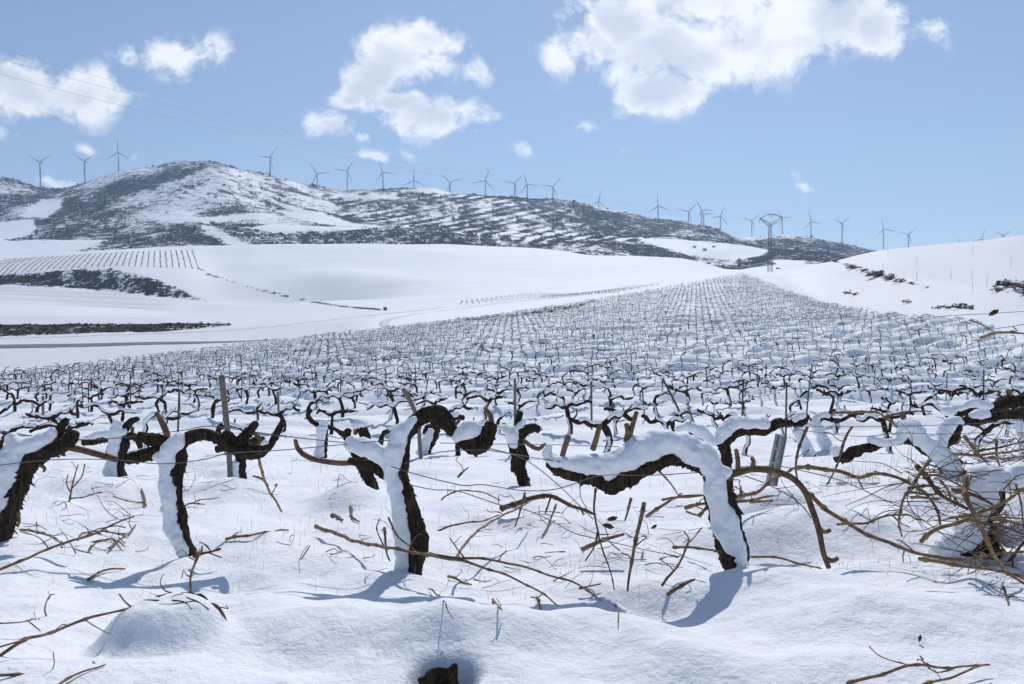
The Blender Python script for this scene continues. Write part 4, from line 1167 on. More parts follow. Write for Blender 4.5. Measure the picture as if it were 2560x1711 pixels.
vine('dark knotted vine cut by the right picture edge, thick upper arm', 8.4,
  [(2548,1010,10),(2552,1040,8),(2558,1080,8),(2566,1150,8)],
  arms=[[(2545,1010,14),(2520,1006,15),(2490,1018,13),(2455,1026,10),(2420,1030,9),(2390,1036,10)],[(2545,1005,14),(2570,1000,14),(2600,1002,13)]],
  spurs=[[(2528,1000,9),(2520,975,7)],[(2402,1034,9.4),(2404,1014,9)],[(2492,1008,9),(2498,996,6)]],
  snow=[[(2548,1020,7),(2548,1060,9),(2556,1110,10),(2562,1150,11)],[(2358,1022,9),(2376,1028,13),(2390,1020,9),(2412,1016,10),(2436,1008,12),(2466,1014,11),(2480,1016,6)]], group=R2)
vine('small vine at the left with a snow cross-shaped head', 7.85,
  [(304,1090,12),(308,1115,13),(300,1150,11),(300,1175,10),(304,1192,10)],
  arms=[[(300,1096,10),(262,1098,8),(232,1104,8),(206,1107,6)],[(302,1092,11),(316,1066,9),(332,1052,8),(346,1046,6)],[(306,1090,9),(330,1090,8),(344,1100,8),(352,1120,6)]],
  spurs=[[(329,1090,6),(332,1068,5)],[(276,1110,7),(270,1125,5),(266,1132,4)]],
  snow=[[(276,1190,16),(281,1150,12),(285,1110,13),(290,1080,16),(293,1052,10)],[(285,1086,12),(255,1084,9),(224,1094,6),(206,1098,4)],[(295,1080,11),(314,1080,8)]], group=R2)
vine('short snow-sided vine trunk under a dark tangled head beside the tall post', 7.6,
  [(598,1120,12),(602,1150,11),(604,1180,10),(607,1204,10)],
  arms=[[(600,1125,11),(570,1118,9),(540,1124,8)],[(602,1122,10),(630,1104,9),(660,1098,7)]],
  snow=[[(584,1206,13),(587,1180,11),(588,1156,10)],[(608,1074,6),(620,1066,8),(632,1064,5)]], group=R2)
vine('dark stubby vine trunk standing behind the snowy arm of the middle vine', 6.5,
  [(900,1140,15),(912,1170,16),(922,1195,15),(932,1222,13)],
  arms=[[(900,1145,12),(880,1120,10),(868,1088,9),(872,1074,7)],[(905,1140,12),(912,1100,14),(905,1072,11)]],
  spurs=[[(888,1086,7),(890,1062,7)]],
  snow=[[(884,1068,6),(900,1058,11),(914,1064,8)],[(892,1130,8),(886,1100,7)]], group=R2)
R3 = 'vines of the third row'
vine('white-plastered vine post-like in the third row, left of the centre', 10.9,
  [(814,1064,8),(813,1090,7),(810,1118,7),(811,1142,7)],
  arms=[[(812,1066,6),(835,1072,5),(858,1088,5),(872,1090,4)],[(808,1066,6),(785,1058,6),(770,1040,5),(778,1025,4)]],
  snow=[[(796,1140,14),(800,1115,11),(803,1090,11),(806,1066,13)],[(800,1060,6),(818,1056,6)]], group=R3, seg=12)
vine('snow-sided leaning vine beside the middle vine, third row', 11.2,
  [(1092,1070,9),(1082,1100,9),(1072,1120,8),(1070,1136,8)],
  arms=[[(1090,1074,8),(1108,1052,7),(1132,1044,7),(1160,1046,6)],[(1090,1076,7),(1070,1066,6),(1060,1085,4)]],
  snow=[[(1052,1138,16),(1060,1118,12),(1070,1094,11),(1080,1074,8)],[(1120,1040,5),(1145,1036,6)]], group=R3, seg=12)
vine('left one of two leaning white trunks behind the steel post', 11.3,
  [(2004,1052,9),(1998,1072,9),(2014,1105,9),(2030,1142,9)],
  arms=[[(2002,1054,9),(2014,1042,9),(2010,1060,7)],[(1998,1054,8),(1975,1058,9),(1948,1056,8)]],
  snow=[[(2024,1138,16),(2008,1105,15),(1994,1074,14)],[(1984,1050,8),(2000,1040,10),(2012,1036,8)]], group=R3, seg=12)
vine('right one of two leaning white trunks behind the steel post', 11.8,
  [(2044,1048,8),(2046,1070,9),(2060,1100,9),(2072,1128,9)],
  arms=[[(2044,1050,7),(2060,1044,7),(2080,1050,6),(2102,1052,5),(2130,1038,4),(2160,1034,4)],[(2040,1052,5),(2026,1050,4)]],
  snow=[[(2072,1128,18),(2056,1096,15),(2040,1060,10),(2044,1042,9),(2062,1036,7),(2074,1042,5)]], group=R3, seg=12)
vine('nearly buried vine stump at the right edge, black hollow under thick snow lumps', 3.9,
  [(2452,1290,20),(2458,1322,24),(2464,1350,26),(2470,1392,28)],
  arms=[[(2460,1290,16),(2490,1268,15),(2500,1240,13),(2502,1222,10)],[(2455,1375,18),(2425,1388,16),(2400,1394,10)],[(2474,1380,18),(2510,1392,15),(2545,1396,14)]],
  spurs=[[(2494,1226,9.4),(2530,1222,9),(2580,1228,8)]],
  snow=[[(2330,1382,20),(2372,1364,26),(2410,1346,34),(2432,1320,34),(2440,1290,24),(2452,1262,26),(2466,1238,28),(2446,1206,30),(2470,1190,32),(2510,1200,30),(2545,1188,28),(2590,1180,30)],[(2510,1345,30),(2545,1330,34),(2590,1330,40)],[(2440,1210,24),(2448,1240,26),(2470,1262,30)]], group='vines of the front row')

# ------------------------------------------------------------------ vines of the middle rows: variants copied one by one
def variant(seed, far=False):
    r = np.random.default_rng(seed)
    h = r.uniform(.36, .52) * (1.1 if far else 1.0)
    lx, ly = r.normal(0, .10), r.normal(0, .06)
    tk = r.uniform(.8, 1.2) * (.8 if far else 1.0)
    n = 6
    tr = [[0, 0, -.12, .046 * tk]]
    bx_, by_ = r.normal(0, .05), r.normal(0, .03)
    for k_ in range(1, n):
        f_ = k_ / (n - 1)
        tr.append([lx * f_ ** 1.4 + bx_ * math.sin(f_ * 3.1) + r.normal(0, .011), ly * f_ + by_ * math.sin(f_ * 3.1), h * f_, (.042 - .008 * f_ + r.normal(0, .004)) * tk])
    tr = np.array(tr); tx, ty = tr[-1, 0], tr[-1, 1]
    arms, snow, spurs = [], [], []
    kind = r.integers(0, 5)
    sides = [(-1, 1), (-1, 1), (-1, 1), (-1,), (1,)][kind]
    if far: sides = [(-1, 1), (-1,), (1,), (-1,), (1,)][kind]
    for s in sides:
        L = r.uniform(.34, .70) * (1.15 if len(sides) == 1 else 1) * (.68 if far else 1.0)
        rise = r.uniform(.02, .16)
        m_ = 7
        a = []
        wob = r.normal(0, 1, m_) * .022; wob[0] = 0
        tip = r.uniform(-.09, .07)
        for k_ in range(m_):
            f_ = k_ / (m_ - 1)
            up = rise * min(1, f_ * r.uniform(3.2, 4.5)) + tip * max(0, f_ - .5) * 2
            a.append([tx + s * L * f_ ** .93, ty + r.normal(0, .025) * f_ + .05 * f_ * r.normal(), h - .02 + up + wob[k_], (.034 - .012 * f_ + abs(r.normal(0, .005))) * tk])
        a = np.array(a)
        arms.append(a)
        q = a.copy(); q[:, 2] += a[:, 3] * .9; q[:, 1] -= .02
        q[:, 3] = r.uniform(.018, .044, m_)
        lo = r.integers(0, 2); hi = r.integers(lo + 2, m_ + 1)
        snow.append(q[lo:hi])
        for k_ in range(r.integers(1, 4)):
            f_ = r.uniform(.3, .98); i_ = f_ * (m_ - 1); i0_ = int(i_); w_ = i_ - i0_
            p_ = a[i0_] * (1 - w_) + a[min(m_ - 1, i0_ + 1)] * w_
            e = p_.copy(); e[:3] += [r.normal(0, .05) + s * .02, r.normal(0, .04), r.uniform(.04, .15)]
            p_[3] = .016; e[3] = .010
            spurs.append(np.array([p_, (p_ + e) / 2 + [r.normal(0, .012), 0, 0, 0], e]))
        if r.uniform() < .25:
            p_ = a[-2].copy(); e = p_.copy(); p_[3] = .009; e[3] = .006
            e1 = e.copy(); e1[:3] += [s * .22, r.normal(0, .05), .07]; e2 = e1.copy(); e2[:3] += [s * .25, r.normal(0, .05), r.uniform(-.12, .08)]
            spurs.append(np.array([p_, e1, e2]))
    ts = tr.copy(); ts[:, 0] -= .018; ts[:, 1] -= .026; ts[:, 3] = r.uniform(.022, .038, n); ts[0, 2] = -.05; ts[0, 3] = .05
    if r.uniform() < .8: snow.append(ts[:r.integers(4, n + 1)])
    return tr, arms, spurs, snow
VAR = []
for s in range(20):
    tr, arms, spurs, snow = variant(300 + s)
    S = spline(tr, .02); tm_ = tube_mesh('trunk', [tube(S[:, :3], S[:, 3], 10, .18, .25, s)], MT['bark'])
    am, allp = [], [tube(S[:, :3], S[:, 3], 8, .18, .25, s)]
    for k_, a in enumerate(arms):
        S = spline(a, .02); T_ = tube(S[:, :3], S[:, 3], 10, .22, .25, s + 40 + k_)
        am.append(tube_mesh('arm', [T_], MT['bark'])); allp.append(tube(S[:, :3], S[:, 3], 7, .22, .25, s + 40 + k_))
    sm_ = []
    for a in spurs:
        S = spline(a, .02); T_ = tube(S[:, :3], S[:, 3], 7, .1, .1, s); sm_.append(tube_mesh('spur', [T_], MT['old_cane'])); allp.append(T_)
        dist = [np.min(np.linalg.norm(spline(q_, .02)[:, :3] - a[0, :3], axis=1)) for q_ in arms]; sm_[-1]['arm'] = int(np.argmin(dist))
    sj = []
    for a in snow:
        S = spline(a, .02); sj.append(tube(S[:, :3], S[:, 3], 10, .25, 0, s + 9))
    VAR.append((tm_, am, sm_, snow_job(sj, .016, (0, 0, 0), 4, s), tube_mesh('vine', allp, MT['bark'])))
run_snow_jobs()
for j_, root in _pending:
    for pm in j_['pieces']: obj('snow_cover', pm, root)

hand3 = [802, 1070, 2030, 2070]
rows_lbl = {}
mid = []
SP = 1.12
for k_ in range(2, 12):
    y = Y0 + ROW * (k_ - 0)
    if k_ == 2: y = 11.1
    xr = np.arange(-0.78 * y, 0.78 * y, SP) + random.uniform(-.3, .3)
    for x in xr:
        xx = x + random.gauss(0, .09); yy_ = y + random.gauss(0, .07)
        z = float(height(np.array([xx]), np.array([yy_]))[0])
        u, v = px(xx, yy_, z)
        if u < -25 or u > 2585 or not in_vineyard(u, v): continue
        if k_ == 2 and min(abs(u - h_) for h_ in hand3) < 75: continue
        mid.append((k_, xx, yy_, z, u))
cnt = {}
for (k_, x, y, z, u) in sorted(mid, key=lambda q: (q[0], q[4])):
    vi = random.randrange(len(VAR)); tm_, am, sm_, sj, whole = VAR[vi]
    s_ = random.uniform(.78, 1.04); rz = random.gauss(0, .25)
    if k_ <= 5:
        root = empty('grape_vine', (x, y, z))
        obj('trunk', tm_, root)
        ao = [obj('arm', a, root) for a in am]
        for a in sm_:
            obj('spur', a, ao[0 if a['arm'] >= len(ao) else a['arm']])
    else:
        root = obj('grape_vine', whole, None, (x, y, z))
    for pm in sj['pieces']: obj('snow_cover', pm, root)
    root.rotation_euler = (random.gauss(0, .05), random.gauss(0, .06), rz); root.scale = (s_, s_, s_ * random.uniform(.95, 1.15))
    cnt[k_] = cnt.get(k_, 0) + 1
    place = cnt[k_] + (sum(1 for h_ in hand3 if h_ < u) if k_ == 2 else 0)
    kind = ('two-armed' if len(am) == 2 else 'one-armed')
    tag(root, 'dark %s vine with snow along its top, %s from left in the %s row' % (kind, ordinal(place), ordinal(k_ + 1)), 'vine', 'vines of the middle rows')

# stakes among the middle rows
sn_ = {}
stk = []
for k_ in range(3, 11):
    y = Y0 + ROW * k_
    for q in range(5 if k_ > 5 else 3):
        stk.append((k_, random.uniform(-.66, .66) * y, y + random.uniform(-.2, .2)))
for (k_, x, y) in sorted(stk):
    z = float(height(np.array([x]), np.array([y]))[0])
    h_ = random.uniform(.75, 1.25); lx = random.gauss(0, .07)
    o = obj('vine_stake', tube_mesh('vine_stake', [tube(np.array([[0, 0, -.2], [lx * .5, 0, h_ * .5], [lx, 0, h_]]), np.array([.02, .018, .017]), 7, round_end=False)], MT['stake']), None, (x, y, z))
    sn_[k_] = sn_.get(k_, 0) + 1
    tag(o, 'thin dark stake in the %s vine row, %s stake from the left' % (ordinal(k_ + 1), ordinal(sn_[k_])), 'stake', 'stakes in the vine rows')

# ------------------------------------------------------------------ the rest of the vineyard: thousands of small vines as one mass
def far_variant(seed):
    r = np.random.default_rng(seed)
    tr, arms, spurs, snow = variant(seed, True)
    tr = tr[[0, 2, 3, 5]]; arms = [q_[[0, 1, 3, 5, 6]] for q_ in arms]
    Vs, Qs, Wh, o = [], [], [], 0
    def add(V, Q, w):
        nonlocal o
        Vs.append(V); Qs.append(Q + o); Wh.append(np.full(len(V), w)); o += len(V)
    tr[:, 3] *= .95
    V_, Q_ = tube(tr[:, :3], tr[:, 3], 4, cap=False); add(V_, Q_, 0)
    for a in arms:
        a = a.copy(); a[:, 3] *= 1.0
        V_, Q_ = tube(a[:, :3], a[:, 3], 4, cap=False); add(V_, Q_, 0)
        if r.uniform() < .8:
            b_ = a[:r.integers(3, 6)].copy(); b_[:, 2] += .03; b_[:, 1] -= .008; b_[:, 3] = .026
            V_, Q_ = tube(b_[:, :3], b_[:, 3], 3, cap=False); add(V_, Q_, 1)
    if r.uniform() < .75:
        b_ = tr[:3].copy(); b_[:, 0] -= .022; b_[:, 1] -= .022; b_[:, 3] = .033
        V_, Q_ = tube(b_[:, :3], b_[:, 3], 3, cap=False); add(V_, Q_, 1)
    return np.vstack(Vs), np.vstack(Qs), np.concatenate(Wh)
FV = [far_variant(700 + s) for s in range(24)]
Vs, Qs, Ws, o_ = [], [], [], 0
yk = Y0 + ROW * 12
while yk < 262:
    n0_ = int(0.80 * yk / .92)
    xr = np.arange(-n0_, n0_ + 1) * .92
    xr = xr + rng.normal(0, .05, len(xr)); ys_ = yk + rng.normal(0, .05, len(xr))
    zr = height(xr, ys_)
    ur, vr = px(xr, ys_, zr)
    ok = in_vineyard(ur, vr) & (ur > -80) & (ur < 2640)
    # nothing beyond the crest
    for x, y, z in zip(xr[ok], ys_[ok], zr[ok]):
        if rng.uniform() < .06: continue
        V0, Q0, W0 = FV[rng.integers(len(FV))]
        s_ = rng.uniform(.85, 1.15); a = rng.normal(0, .2); ca_, sa_ = math.cos(a) * s_, math.sin(a) * s_
        V1 = np.stack([V0[:, 0] * ca_ - V0[:, 1] * sa_ + x, V0[:, 0] * sa_ + V0[:, 1] * ca_ + y, V0[:, 2] * s_ + z], -1)
        Vs.append(V1); Qs.append(Q0 + o_); Ws.append(W0); o_ += len(V1)
    yk += ROW
# small plot beyond the track
GA = lambda u, v: P(u, v, ground_at(u, v, 200))
for k_ in range(7):
    f_ = k_ / 6
    L_ = spline(np.array([GA(1150 + 6 * f_, 763 - 7 * f_), GA(1340 + 20 * f_, 749 - 13 * f_), GA(1545 + 100 * f_, 733 - 18 * f_)]), 2.3)
    zz_ = height(L_[:, 0], L_[:, 1])
    for q in range(len(L_)):
        V0, Q0, W0 = FV[(k_ * 7 + q) % len(FV)]
        Vs.append(V0 * 1.15 + [L_[q, 0], L_[q, 1], zz_[q]]); Qs.append(Q0 + o_); Ws.append(W0 * 0); o_ += len(V0)
me = make_mesh('distant_vines', np.vstack(Vs), np.vstack(Qs), MT['far_vine'])
a = me.attributes.new('white', 'FLOAT', 'POINT'); a.data.foreach_set('value', np.concatenate(Ws).astype(np.float32))
o = obj('distant_vines', me); o['kind'] = 'stuff'
print('far vines', len(Vs), 'tris', len(me.polygons) * 2)
# dead weeds along a terrace line in the vineyard
wl_ = []
r = np.random.default_rng(4)
for (u0, v0, u1, v1, n) in ((760,905,1240,878,150),(1460,868,1800,860,70),(1120,888,1260,880,30),(820,770,960,810,0)):
    for q in range(n):
        s_ = r.uniform(); u = u0 + (u1 - u0) * s_; v = v0 + (v1 - v0) * s_ + r.normal(0, 4.0)
        Ds = np.interp(v, [780, 822, 860, 908, 966], [165, 105, 84, 60, 43]); wl_.append(((u - CU) / F * Ds, Ds))
wl_ = np.array(wl_)
Vv, Ff = scatter(wl_[:, 0], wl_[:, 1], r.uniform(.10, .28, len(wl_)), 9, .1)
o = obj('dead_weeds', make_mesh('dead_weeds', Vv, Ff, MT['post'], False)); o['kind'] = 'stuff'

# ------------------------------------------------------------------ posts of the front rows
def post(u0, v0, u1, v1, D, r0, r1, label, mat_, mid_=None):
    pts = [P(u0, v0, D)] + ([P(*mid_, D)] if mid_ else []) + [P(u1, v1, D), P(u1 + (u1 - u0) * .1, v1 + 60, D)]
    rr = np.linspace(r0, r1, len(pts)) * D / F
    S = spline(np.column_stack([pts, rr]), .05)
    c0 = S[-1, :3]
    o = obj('vine_post', tube_mesh('vine_post', [tube(S[:, :3], S[:, 3], 10, .03, .06, int(u0), round_end=False)], mat_, c0), None, c0)
    tag(o, label, 'post', 'posts of the near rows')
post(554,938,575,1190,7.5,7.5,5.5,'tall weathered grey-brown post rising beside the tangled vine head, left of centre',MT['post'],(570,1095))
post(1008,972,1050,1120,10.2,6,4.5,'grey post leaning right behind the arching head of the middle vine',MT['post'],(1042,1042))
post(1287,949,1288,1085,11.5,3.4,3.4,'straight slim metal post above the brown-trunked vine',MT['wire'])
post(1478,955,1479,1060,16,2.8,2.8,'slim dark metal post above the big snowy arm',MT['wire'])
post(1658,949,1702,1040,17,2.8,2.8,'thin stake leaning right above the big snowy arm',MT['stake'])
post(107,990,108,1062,19,3.2,3.2,'short brown stake near the left edge behind the first vine',MT['post'])
post(448,978,449,1055,21,2.6,2.6,'thin stake above the upright vine left of centre',MT['post'])
post(695,980,697,1062,20,2.8,2.8,'brown stake right of the tall grey-brown post',MT['post'])
# galvanised channel post with a row of holes
D = 6.25
a, b_ = P(1952, 1088, D), P(1921, 1240, D); b2_ = b_ + (b_ - a) * .3
ax = b2_ - a; L = np.linalg.norm(ax); ax /= L
wd = 13.5 * D / F; dp = .03
sx_ = np.cross(ax, [0, 1, 0]); sx_ /= np.linalg.norm(sx_); sy_ = np.cross(ax, sx_)
prof = [(-1, 1), (-1, -.2), (-.8, -.4), (-.35, -.4), (-.2, .25), (.2, .25), (.35, -.4), (.8, -.4), (1, -.2), (1, 1)]
Vv, Ff = [], []
n = len(prof)
for s in np.linspace(0, L, 9):
    for (px_, py_) in prof:
        jag = 0.006 * math.sin(px_ * 9) if s == 0 else 0
        Vv.append(a + ax * (s + jag) + sx_ * px_ * wd + sy_ * py_ * dp)
for k_ in range(8):
    for q in range(n - 1):
        Ff.append((k_ * n + q, k_ * n + q + 1, (k_ + 1) * n + q + 1, (k_ + 1) * n + q))
me = make_mesh('steel_post', np.array(Vv) - b_, Ff, MT['steel'], False)
o = obj('steel_post', me, None, b_)
so = o.modifiers.new('thick', 'SOLIDIFY'); so.thickness = .004
for k_ in range(4):
    c_ = a + ax * (.12 + k_ * .12) - sx_ * wd * .55
    Vh, Qh = tube(np.array([c_ - [0, dp * .75, 0], c_ + [0, 0, 0]]), np.array([.006, .006]), 8)
    obj('hole_rim', tube_mesh('hole_rim', [(Vh, Qh)], MT['snow'], b_), o)
tag(o, 'short leaning galvanised steel channel post right of the big vine', 'post')

# ------------------------------------------------------------------ pruned canes lying about, each a thing of its own
_cn = [0]
def cane(label, pts, r, D=None, mat_='cane', twigs=(), group='pruned canes on the snow', name='vine_cane', lift=.985):
    _cn[0] += 1
    sd = _cn[0]
    rr = np.random.default_rng(900 + sd)
    n = len(pts)
    if D is None:
        Ds = []
        for (u, v) in pts:
            d_ = ground_at(u, min(v, 1709), 1.0, 30)
            Ds.append((d_ or 4.0) * lift)
        Ds = np.array(Ds)
        if n > 3:
            Ds[1:-1] = np.minimum(Ds[1:-1], (Ds[:-2] + Ds[1:-1] * 2 + Ds[2:]) / 4)
    elif isinstance(D, (int, float)):
        Ds = np.full(n, float(D))
    elif len(D) == n:
        Ds = np.array(D, float)
    else:
        Ds = np.linspace(D[0], D[1], n)
    Q0 = np.array([[*P(u, v, d_), r * d_ / F * f_] for (u, v), d_, f_ in zip(pts, Ds, np.linspace(1.12, .55, n))])
    def build(Q0, sd_):
        S = spline(Q0, .012)
        s = np.concatenate([[0], np.cumsum(np.linalg.norm(np.diff(S[:, :3], axis=0), axis=1))])
        k = 1.0
        gap = rr.uniform(.085, .13); s0 = rr.uniform(0, gap)
        rad = S[:, 3] * .62
        sj_ = s0
        while sj_ < s[-1]:
            rad = rad * (1 + rr.uniform(.25, .7) * np.exp(-((s - sj_) / rr.uniform(.006, .010)) ** 2))
            sj_ += gap * rr.uniform(.75, 1.3)
        # slight zigzag from node to node
        zz = np.abs(((s - s0) / gap) % 2 - 1) - .5
        S[:, 2] += zz * .007; S[:, 0] += zz * .004 * rr.choice([-1, 1])
        return tube(S[:, :3], rad, 8, .05, .05, sd_)
    c0 = Q0[0, :3]
    T_ = build(Q0, sd)
    o = obj(name, tube_mesh(name, [T_], MT[mat_], c0), None, c0)
    # short side shoots and tendrils at the joints
    tl_ = list(twigs)
    for _ in range(rr.integers(0, 3) if n > 3 else rr.integers(0, 2)):
        a_ = rr.choice([-1, 1]) * rr.uniform(.3, 1.2); l_ = rr.uniform(14, 40)
        d1 = np.array([math.sin(a_), -abs(math.cos(a_))]) * l_ * .5
        tl_.append((rr.uniform(.15, .9), [tuple(d1), tuple(d1 * 2 + rr.normal(0, 7, 2)), tuple(d1 * 2.4 + rr.normal(0, 10, 2))], r * rr.uniform(.3, .5)))
    for tw in tl_:
        # twig: (index on cane 0..1, du, dv, r) drawn off the cane
        f_, pts2, r2 = tw
        i_ = f_ * (n - 1); i0 = min(int(i_), n - 2); w_ = i_ - i0
        st = Q0[i0, :3] * (1 - w_) + Q0[i0 + 1, :3] * w_
        d_ = st[1]
        u0, v0 = px(*st)
        Q1 = [[*st, r2 * d_ / F]] + [[*P(u0 + du, v0 + dv, d_ * (1 - .004 * (k_ + 1))), r2 * d_ / F * .8] for k_, (du, dv) in enumerate(pts2)]
        obj('twig', tube_mesh('twig', [build(np.array(Q1), sd + 7)], MT[mat_], c0), o)
    tag(o, label, 'cane', group)
    return o
cane('long tan cane rising from the left edge toward the slender vine',[(-20,1430),(63,1400),(118,1372),(215,1343),(270,1317),(336,1292)],5.5,(3.3,3.75),twigs=[(.6,[(30,-20),(70,-28),(100,-22)],3),(.75,[(20,8),(60,10)],3)])
cane('longest tan cane at the lower left, pointing to the round snow mound',[(-20,1652),(60,1602),(110,1587),(190,1557),(265,1535),(320,1520),(345,1515)],6.5,(2.15,2.45),twigs=[(.55,[(20,15),(45,28),(60,34)],2.5),(.9,[(-18,-14),(-32,-32)],4)])
cane('tan cane along the bottom left corner with swollen knots',[(-20,1688),(70,1689),(145,1675),(210,1668),(260,1655),(300,1640),(372,1613)],5.5,(2.0,2.32),twigs=[(.3,[(6,-20),(2,-45)],2.5)])
cane('short cane forking into the bottom picture edge at lower left',[(130,1722),(170,1700),(210,1678),(262,1660)],5.5,(1.95,2.12))
cane('thin cane at the left edge above the longest one',[(-20,1622),(40,1607),(75,1598)],4,(2.1,2.2))
cane('thin straight cane at the left edge below the blue shadow',[(-20,1563),(50,1556),(92,1545)],3.2,(2.3,2.4),twigs=[(.7,[(15,12),(35,28)],2.5)])
cane('short bent cane below the slender vine',[(220,1451),(255,1428),(313,1422)],5.5)
cane('short straight cane lying right of the slender vine',[(565,1348),(640,1335),(720,1324)],5.5)
cane('upright twisted cane stuck in the snow above the round mound',[(500,1378),(486,1412),(477,1440),(480,1480),(498,1510)],5,(2.75,2.6),twigs=[(.1,[(-6,-14)],3)])
cane('curled cane looping down the right side of the round mound',[(496,1505),(540,1518),(562,1545),(566,1572),(556,1602),(548,1620),(530,1625)],6,(2.58,2.45),'old_cane')
cane('tan cane crossing the foot of the curled cane by the mound',[(508,1576),(535,1590),(560,1600),(588,1603),(640,1633)],5.5,(2.48,2.42))
cane('dark knobbly cane at the foot of the slender vine',[(484,1394),(505,1386),(528,1380),(552,1371)],6,3.62,'old_cane',twigs=[(.3,[(3,-20)],4),(.6,[(30,14)],3)])
cane('tan cane hanging from the dark tangle down to the snow',[(622,1112),(645,1142),(656,1185),(672,1225),(705,1279)],6.5,(4.3,5.0),twigs=[(.62,[(-15,-8),(-32,-14)],5)])
cane('longest cane crossing in front of the middle vine toward lower right',[(790,1318),(849,1337),(885,1353),(978,1371),(1053,1384),(1136,1394),(1214,1399),(1291,1412),(1369,1438),(1431,1454),(1504,1503)],6.5,[4.3,4.0,3.75,3.35,3.18,3.1,3.05,3.0,2.97,2.95,2.9],twigs=[(.28,[(-15,-45),(-8,-70)],3)])
cane('second cane branching below the longest one by the middle vine',[(1060,1388),(1136,1399),(1203,1417),(1276,1443),(1348,1479),(1395,1515)],5.5,(3.15,2.85))
cane('thin cane arching up from the longest cane to the dead branch',[(1141,1397),(1157,1368),(1193,1329),(1240,1298),(1300,1268),(1330,1250)],5,(3.2,4.6))
cane('thin cane lying left of the thick dead branch',[(1095,1328),(1141,1311),(1203,1303),(1250,1288)],4,(4.4,4.7))
cane('thick brown dead branch arching over the snow in the centre',[(1252,1273),(1307,1254),(1364,1239),(1395,1249),(1436,1267),(1470,1280),(1496,1292)],10,(4.85,4.75),'old_cane',twigs=[(.4,[(-10,35),(-22,62)],4),(.75,[(8,22),(2,40)],4)])
cane('short twig crossing the thick dead branch',[(1312,1232),(1303,1270),(1297,1290),(1286,1316)],4.5,(4.75,4.6))
cane('thin stem leaning under the thick dead branch',[(1390,1262),(1372,1310),(1354,1346)],4,(4.6,4.3))
cane('upright pale cane stuck in the snow left of the big vine trunk',[(1610,1258),(1602,1298),(1586,1366),(1575,1430),(1569,1478)],8,(3.15,3.05))
cane('thin dark upright stem with a kink in the centre right',[(1488,1224),(1486,1272),(1496,1340),(1519,1407),(1536,1475)],4.2,(3.4,3.1),'old_cane',twigs=[(.45,[(-8,40),(-30,75)],3.5)])
cane('short cut log lying beside the dark upright stem',[(1454,1373),(1509,1352),(1560,1335)],9.5,3.55,'cane')
cane('short upright stub beyond the snowy arm',[(1578,1246),(1570,1280),(1562,1302)],6,4.4)
cane('forked tan cane under the big snowy arm, left fork',[(1616,1292),(1657,1264),(1696,1242),(1764,1240)],6.5,(4.2,4.1))
cane('tan cane lying just above the forked one',[(1655,1250),(1700,1244),(1780,1238)],5,(4.2,4.1))
cane('thin cane slanting down from the big arm to the fork',[(1645,1176),(1674,1206),(1698,1242)],4,(3.9,4.15))
cane('upper broad cane stub left of the big trunk',[(1712,1272),(1744,1262),(1780,1256)],8,(3.95,3.9))
cane('lower broad cane stub left of the big trunk',[(1748,1292),(1762,1276),(1782,1262)],7,(3.85,3.85))
cane('thin cane between the two broad stubs',[(1716,1278),(1745,1290),(1760,1284)],4,3.9)
cane('straight cane rising right from the big trunk to the steel post',[(1834,1246),(1893,1229),(1935,1198),(1992,1167)],7.5,(4.2,4.3))
cane('horizontal bundle cane by the foot of the steel post',[(1826,1258),(1880,1250),(1932,1240)],7,(4.3,4.5))
cane('second horizontal cane below the bundle by the steel post',[(1875,1256),(1910,1254),(1932,1250)],6,(4.4,4.4))
cane('tall thin cane standing right of the steel post',[(2130,1066),(2118,1088),(2101,1136),(2089,1174),(2066,1212)],5,(4.6,4.6))
cane('upright knotted cane between the steel post and the tall thin cane',[(2018,1068),(1998,1119),(1989,1165),(1995,1202)],6,(4.3,4.2))
cane('long arching cane from the steel post to the brush at right',[(1989,1168),(2038,1171),(2095,1178),(2144,1194),(2181,1185),(2244,1194),(2287,1217),(2316,1237),(2342,1274),(2352,1315)],8,(4.2,3.75),twigs=[(.33,[(8,16),(16,30)],4)])
cane('longest diagonal cane descending to the right picture edge',[(2009,1225),(2049,1260),(2095,1294),(2138,1320),(2198,1349),(2261,1372),(2330,1392),(2395,1400),(2458,1392),(2531,1381),(2580,1378)],8.5,(3.75,3.0),twigs=[(.5,[(-4,20),(-2,34)],3),(.62,[(60,6),(150,30),(220,58)],4.5)])
cane('pale straight cane parallel below the longest diagonal one',[(2298,1399),(2363,1407),(2437,1419),(2500,1430),(2580,1443)],8,(3.1,2.8))
cane('greenish thick cane bending down through the right brush',[(2414,1190),(2416,1245),(2437,1287),(2458,1329),(2479,1377),(2500,1411),(2531,1440),(2585,1475)],10,(3.2,2.75))
cane('thickest cut branch leaning in the brush at the right',[(2292,1164),(2319,1198),(2342,1226),(2374,1251),(2418,1274)],10.5,(3.9,3.7),'old_cane')
cane('thin bent cane hanging in front of the right mound',[(2325,1148),(2298,1188),(2275,1222),(2256,1255),(2247,1302),(2255,1342)],6,(3.9,3.55))
cane('wavy thin cane lying across the right mound',[(2092,1312),(2161,1308),(2199,1295),(2243,1288),(2273,1287),(2289,1297),(2312,1302)],5,(3.75,3.6),twigs=[(.45,[(20,18),(45,28)],3)])
cane('tan cane rising to the buried stump at right',[(2302,1356),(2321,1337),(2353,1318),(2405,1304),(2458,1280),(2500,1262),(2542,1234),(2570,1215)],8,(3.4,3.15))
cane('horizontal cane passing the buried stump',[(2376,1295),(2428,1291),(2500,1293),(2580,1302)],6,(3.3,3.1))
cane('short cane right of the cut branch top',[(2310,1190),(2344,1190),(2382,1205),(2428,1226)],5,(3.85,3.7))
